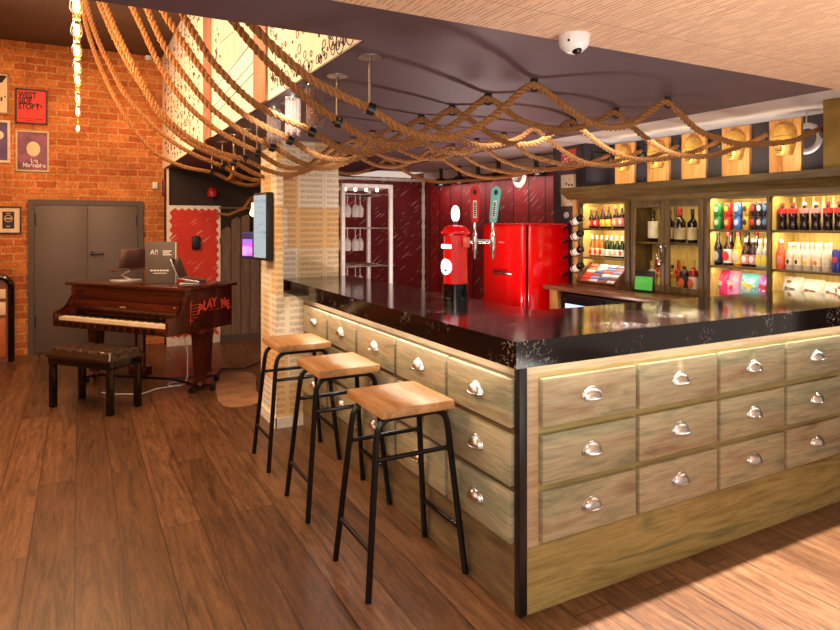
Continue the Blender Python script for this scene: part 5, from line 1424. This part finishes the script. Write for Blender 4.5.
bag('hot pink snack bag with grey picture at the left of the third bay bottom', ypx(717.5, 4.80), S0, 0.135, 0.225, pk, gy, wh, GB)
bag('pale pink snack bag second from left in the third bay bottom', ypx(730, 4.84), S0, 0.135, 0.225, pw, pk, wh, GB, x=4.86)
bag('white and teal snack bag with dark yellow lettering in the third bay', ypx(746, 4.80), S0, 0.165, 0.215, tl, wh, yl, GB)
bag('pale purple snack bag with red shape at the right of the third bay', ypx(762, 4.80), S0, 0.120, 0.210, pu, col('bag_blush', (236, 200, 206), 0.4), col('mark_red', (190, 40, 40), 0.4), GB)
GB2 = 'snack bags on the rightmost bottom shelf'
bag('clear and white snack bag with dark contents, left of the rightmost bottom shelf', ypx(788.5, 4.80), S0, 0.165, 0.215, wh, br_, gy, GB2)
bag('white snack bag with brown nuts, middle of the rightmost bottom shelf', ypx(809, 4.80), S0, 0.165, 0.205, wh, br_, br_, GB2)
bag('white snack bag with reddish picture at the right edge of the bottom shelf', ypx(831, 4.80), S0, 0.170, 0.195, wh, col('bag_rust', (166, 92, 70), 0.5), br_, GB2)

# tray of bars in the leftmost bay
r = thing('display_tray', 'sloping wooden tray of colourful packets at the foot of the leftmost bay', 'tray', (4.60, 4.79, 1.062))
ML = Matrix.Translation((0, 0, 0.03)) @ Matrix.Rotation(-math.radians(42), 4, 'Y')
b = B(); bx(b, 0.0, 0.27, -0.26, 0.26, -0.012, 0.0, M=ML); bx(b, 0.0, 0.27, -0.272, -0.26, -0.012, 0.045, M=ML); bx(b, 0.0, 0.27, 0.26, 0.272, -0.012, 0.045, M=ML); bx(b, -0.012, 0.0, -0.272, 0.272, -0.012, 0.04, M=ML)
prism(b, [(0.0, 0.0), (0.20, 0.0), (0.20, 0.19), (0.0, 0.02)], -0.255, -0.24, 'y'); prism(b, [(0.0, 0.0), (0.20, 0.0), (0.20, 0.19), (0.0, 0.02)], 0.24, 0.255, 'y'); bx(b, -0.01, 0.2, -0.26, 0.26, 0.0, 0.02)
obj('tray_body', b, 'bar_top', r)
cols_ = [(206, 70, 50), (214, 190, 190), (130, 130, 190), (200, 206, 214), (90, 100, 150), (190, 214, 206), (120, 70, 80), (226, 216, 206)]
rr = random.Random(2)
for i in range(4):
    for j in range(6):
        b = B(); y0 = 0.245 - i * 0.125
        bx(b, 0.012 + j * 0.042, 0.012 + j * 0.042 + 0.036, y0 - 0.115, y0, 0.0005, 0.022 + 0.004 * (j % 2), 0.004, M=ML)
        c = cols_[0] if (i == 0 and j % 3) else cols_[(i * 3 + j * 5 + rr.randint(0, 3)) % 8]
        obj('packet', b, col('packet_%d_%d_%d' % c, c, 0.4), r)

# green screen and small frame
r = thing('card_terminal', 'small black screen glowing green at the foot of the glazed bay', 'screen', (4.655, ypx(643.5, 4.655), 1.062), math.radians(8))
b = B(); bx(b, -0.008, 0.008, -0.105, 0.105, 0.0, 0.20, 0.004, M=Matrix.Rotation(0.12, 4, 'Y')); bx(b, -0.02, 0.035, -0.06, 0.06, 0.0, 0.008, 0.002); obj('casing', b, 'black', r)
b = B(); bx(b, -0.0105, -0.0075, -0.092, 0.092, 0.02, 0.145, M=Matrix.Rotation(0.12, 4, 'Y')); obj('display', b, 'screen_green', r)
r = thing('small_frame', 'tiny empty wooden frame leaning behind the white-label wine bottle', 'frame', (4.93, ypx(648, 4.93), 1.530))
b = B(); MF = Matrix.Rotation(0.1, 4, 'Y')
bx(b, 0, 0.012, -0.055, 0.055, 0.18, 0.195, M=MF); bx(b, 0, 0.012, -0.055, 0.055, 0.285, 0.30, M=MF); bx(b, 0, 0.012, -0.055, -0.042, 0.195, 0.285, M=MF); bx(b, 0, 0.012, 0.042, 0.055, 0.0, 0.285, M=MF); obj('frame', b, 'bar_wood', r)
b = B(); bx(b, 4.72, 4.732, ypx(675.3, 4.72) - 0.012, ypx(675.3, 4.72) + 0.012, 1.66, 1.855); tag(obj('silver_tag', b, 'chrome'), 'silver strip hanging inside the right glazed door', 'tag')

# wine rack between fridge and cabinet
r = thing('wine_rack', 'upright wooden wine rack board at the left end of the shelving cabinet', 'rack', (4.66, 5.18, 1.060))
b = B(); bx(b, 0.0, 0.03, -0.035, 0.03, 0.0, 0.90, 0.003); obj('backboard', b, 'pine', r)
wr = None
for k, (zb_, zn_) in enumerate(((1.770, 1.650), (1.612, 1.500), (1.445, 1.335), (1.275, 1.150))):
    lb = 'wine bottle lying tilted in the wooden rack beside the fridge, %s from the top' % ORD[k]
    bt = Vector((4.60, 5.00, zb_)); nk = Vector((4.60, 5.285, zn_))
    q = (nk - bt).to_track_quat('Z', 'Y')
    if wr is None:
        wr = thing('wine_bottle', lb, 'bottle', bt, 0, 'wine bottles in the rack beside the fridge'); wr.rotation_mode = 'QUATERNION'
        b = B(); lathe(b, [(0, 0.008), (0.03, 0), (0.038, 0.006), (0.038, 0.17), (0.030, 0.20), (0.014, 0.23), (0.014, 0.30), (0, 0.30)], (0, 0, 0), 20); obj('glass_body', b, G['black'], wr)
        b = B(); lathe(b, [(0.0386, 0.05), (0.0392, 0.05), (0.0392, 0.14), (0.0386, 0.14)], (0, 0, 0), 20); obj('paper_label', b, LB['white'], wr)
        b = B(); lathe(b, [(0.0146, 0.235), (0.0155, 0.235), (0.0155, 0.302), (0, 0.302)], (0, 0, 0), 14); obj('foil', b, 'black_gloss', wr)
        cur = wr
    else: cur = dup(wr, bt, lb)
    cur.rotation_mode = 'QUATERNION'; cur.rotation_quaternion = q
    b = B(); mid = bt.lerp(nk, 0.38)
    tube(b, [(4.665, mid.y, mid.z + 0.0), (4.64, mid.y, mid.z)], 0.012, 8)
    tube(b, [(mid.x + 0.044 * math.cos(a), mid.y + 0.012 * math.sin(a), mid.z + 0.042 * math.sin(a)) for a in [2 * PI * i / 20 for i in range(20)]], 0.005, 6, closed=True)
    bmesh.ops.translate(b, vec=(-4.66, -5.18, -1.060), verts=b.verts)
    obj('bottle_ring', b, 'black_steel', r)
# tidy: any bottle kind never placed is removed
for k_, (p_, used) in PROT.items():
    if not used:
        for ch in list(p_.children):
            for g_ in list(ch.children): bpy.data.objects.remove(g_)
            bpy.data.objects.remove(ch)
        bpy.data.objects.remove(p_)
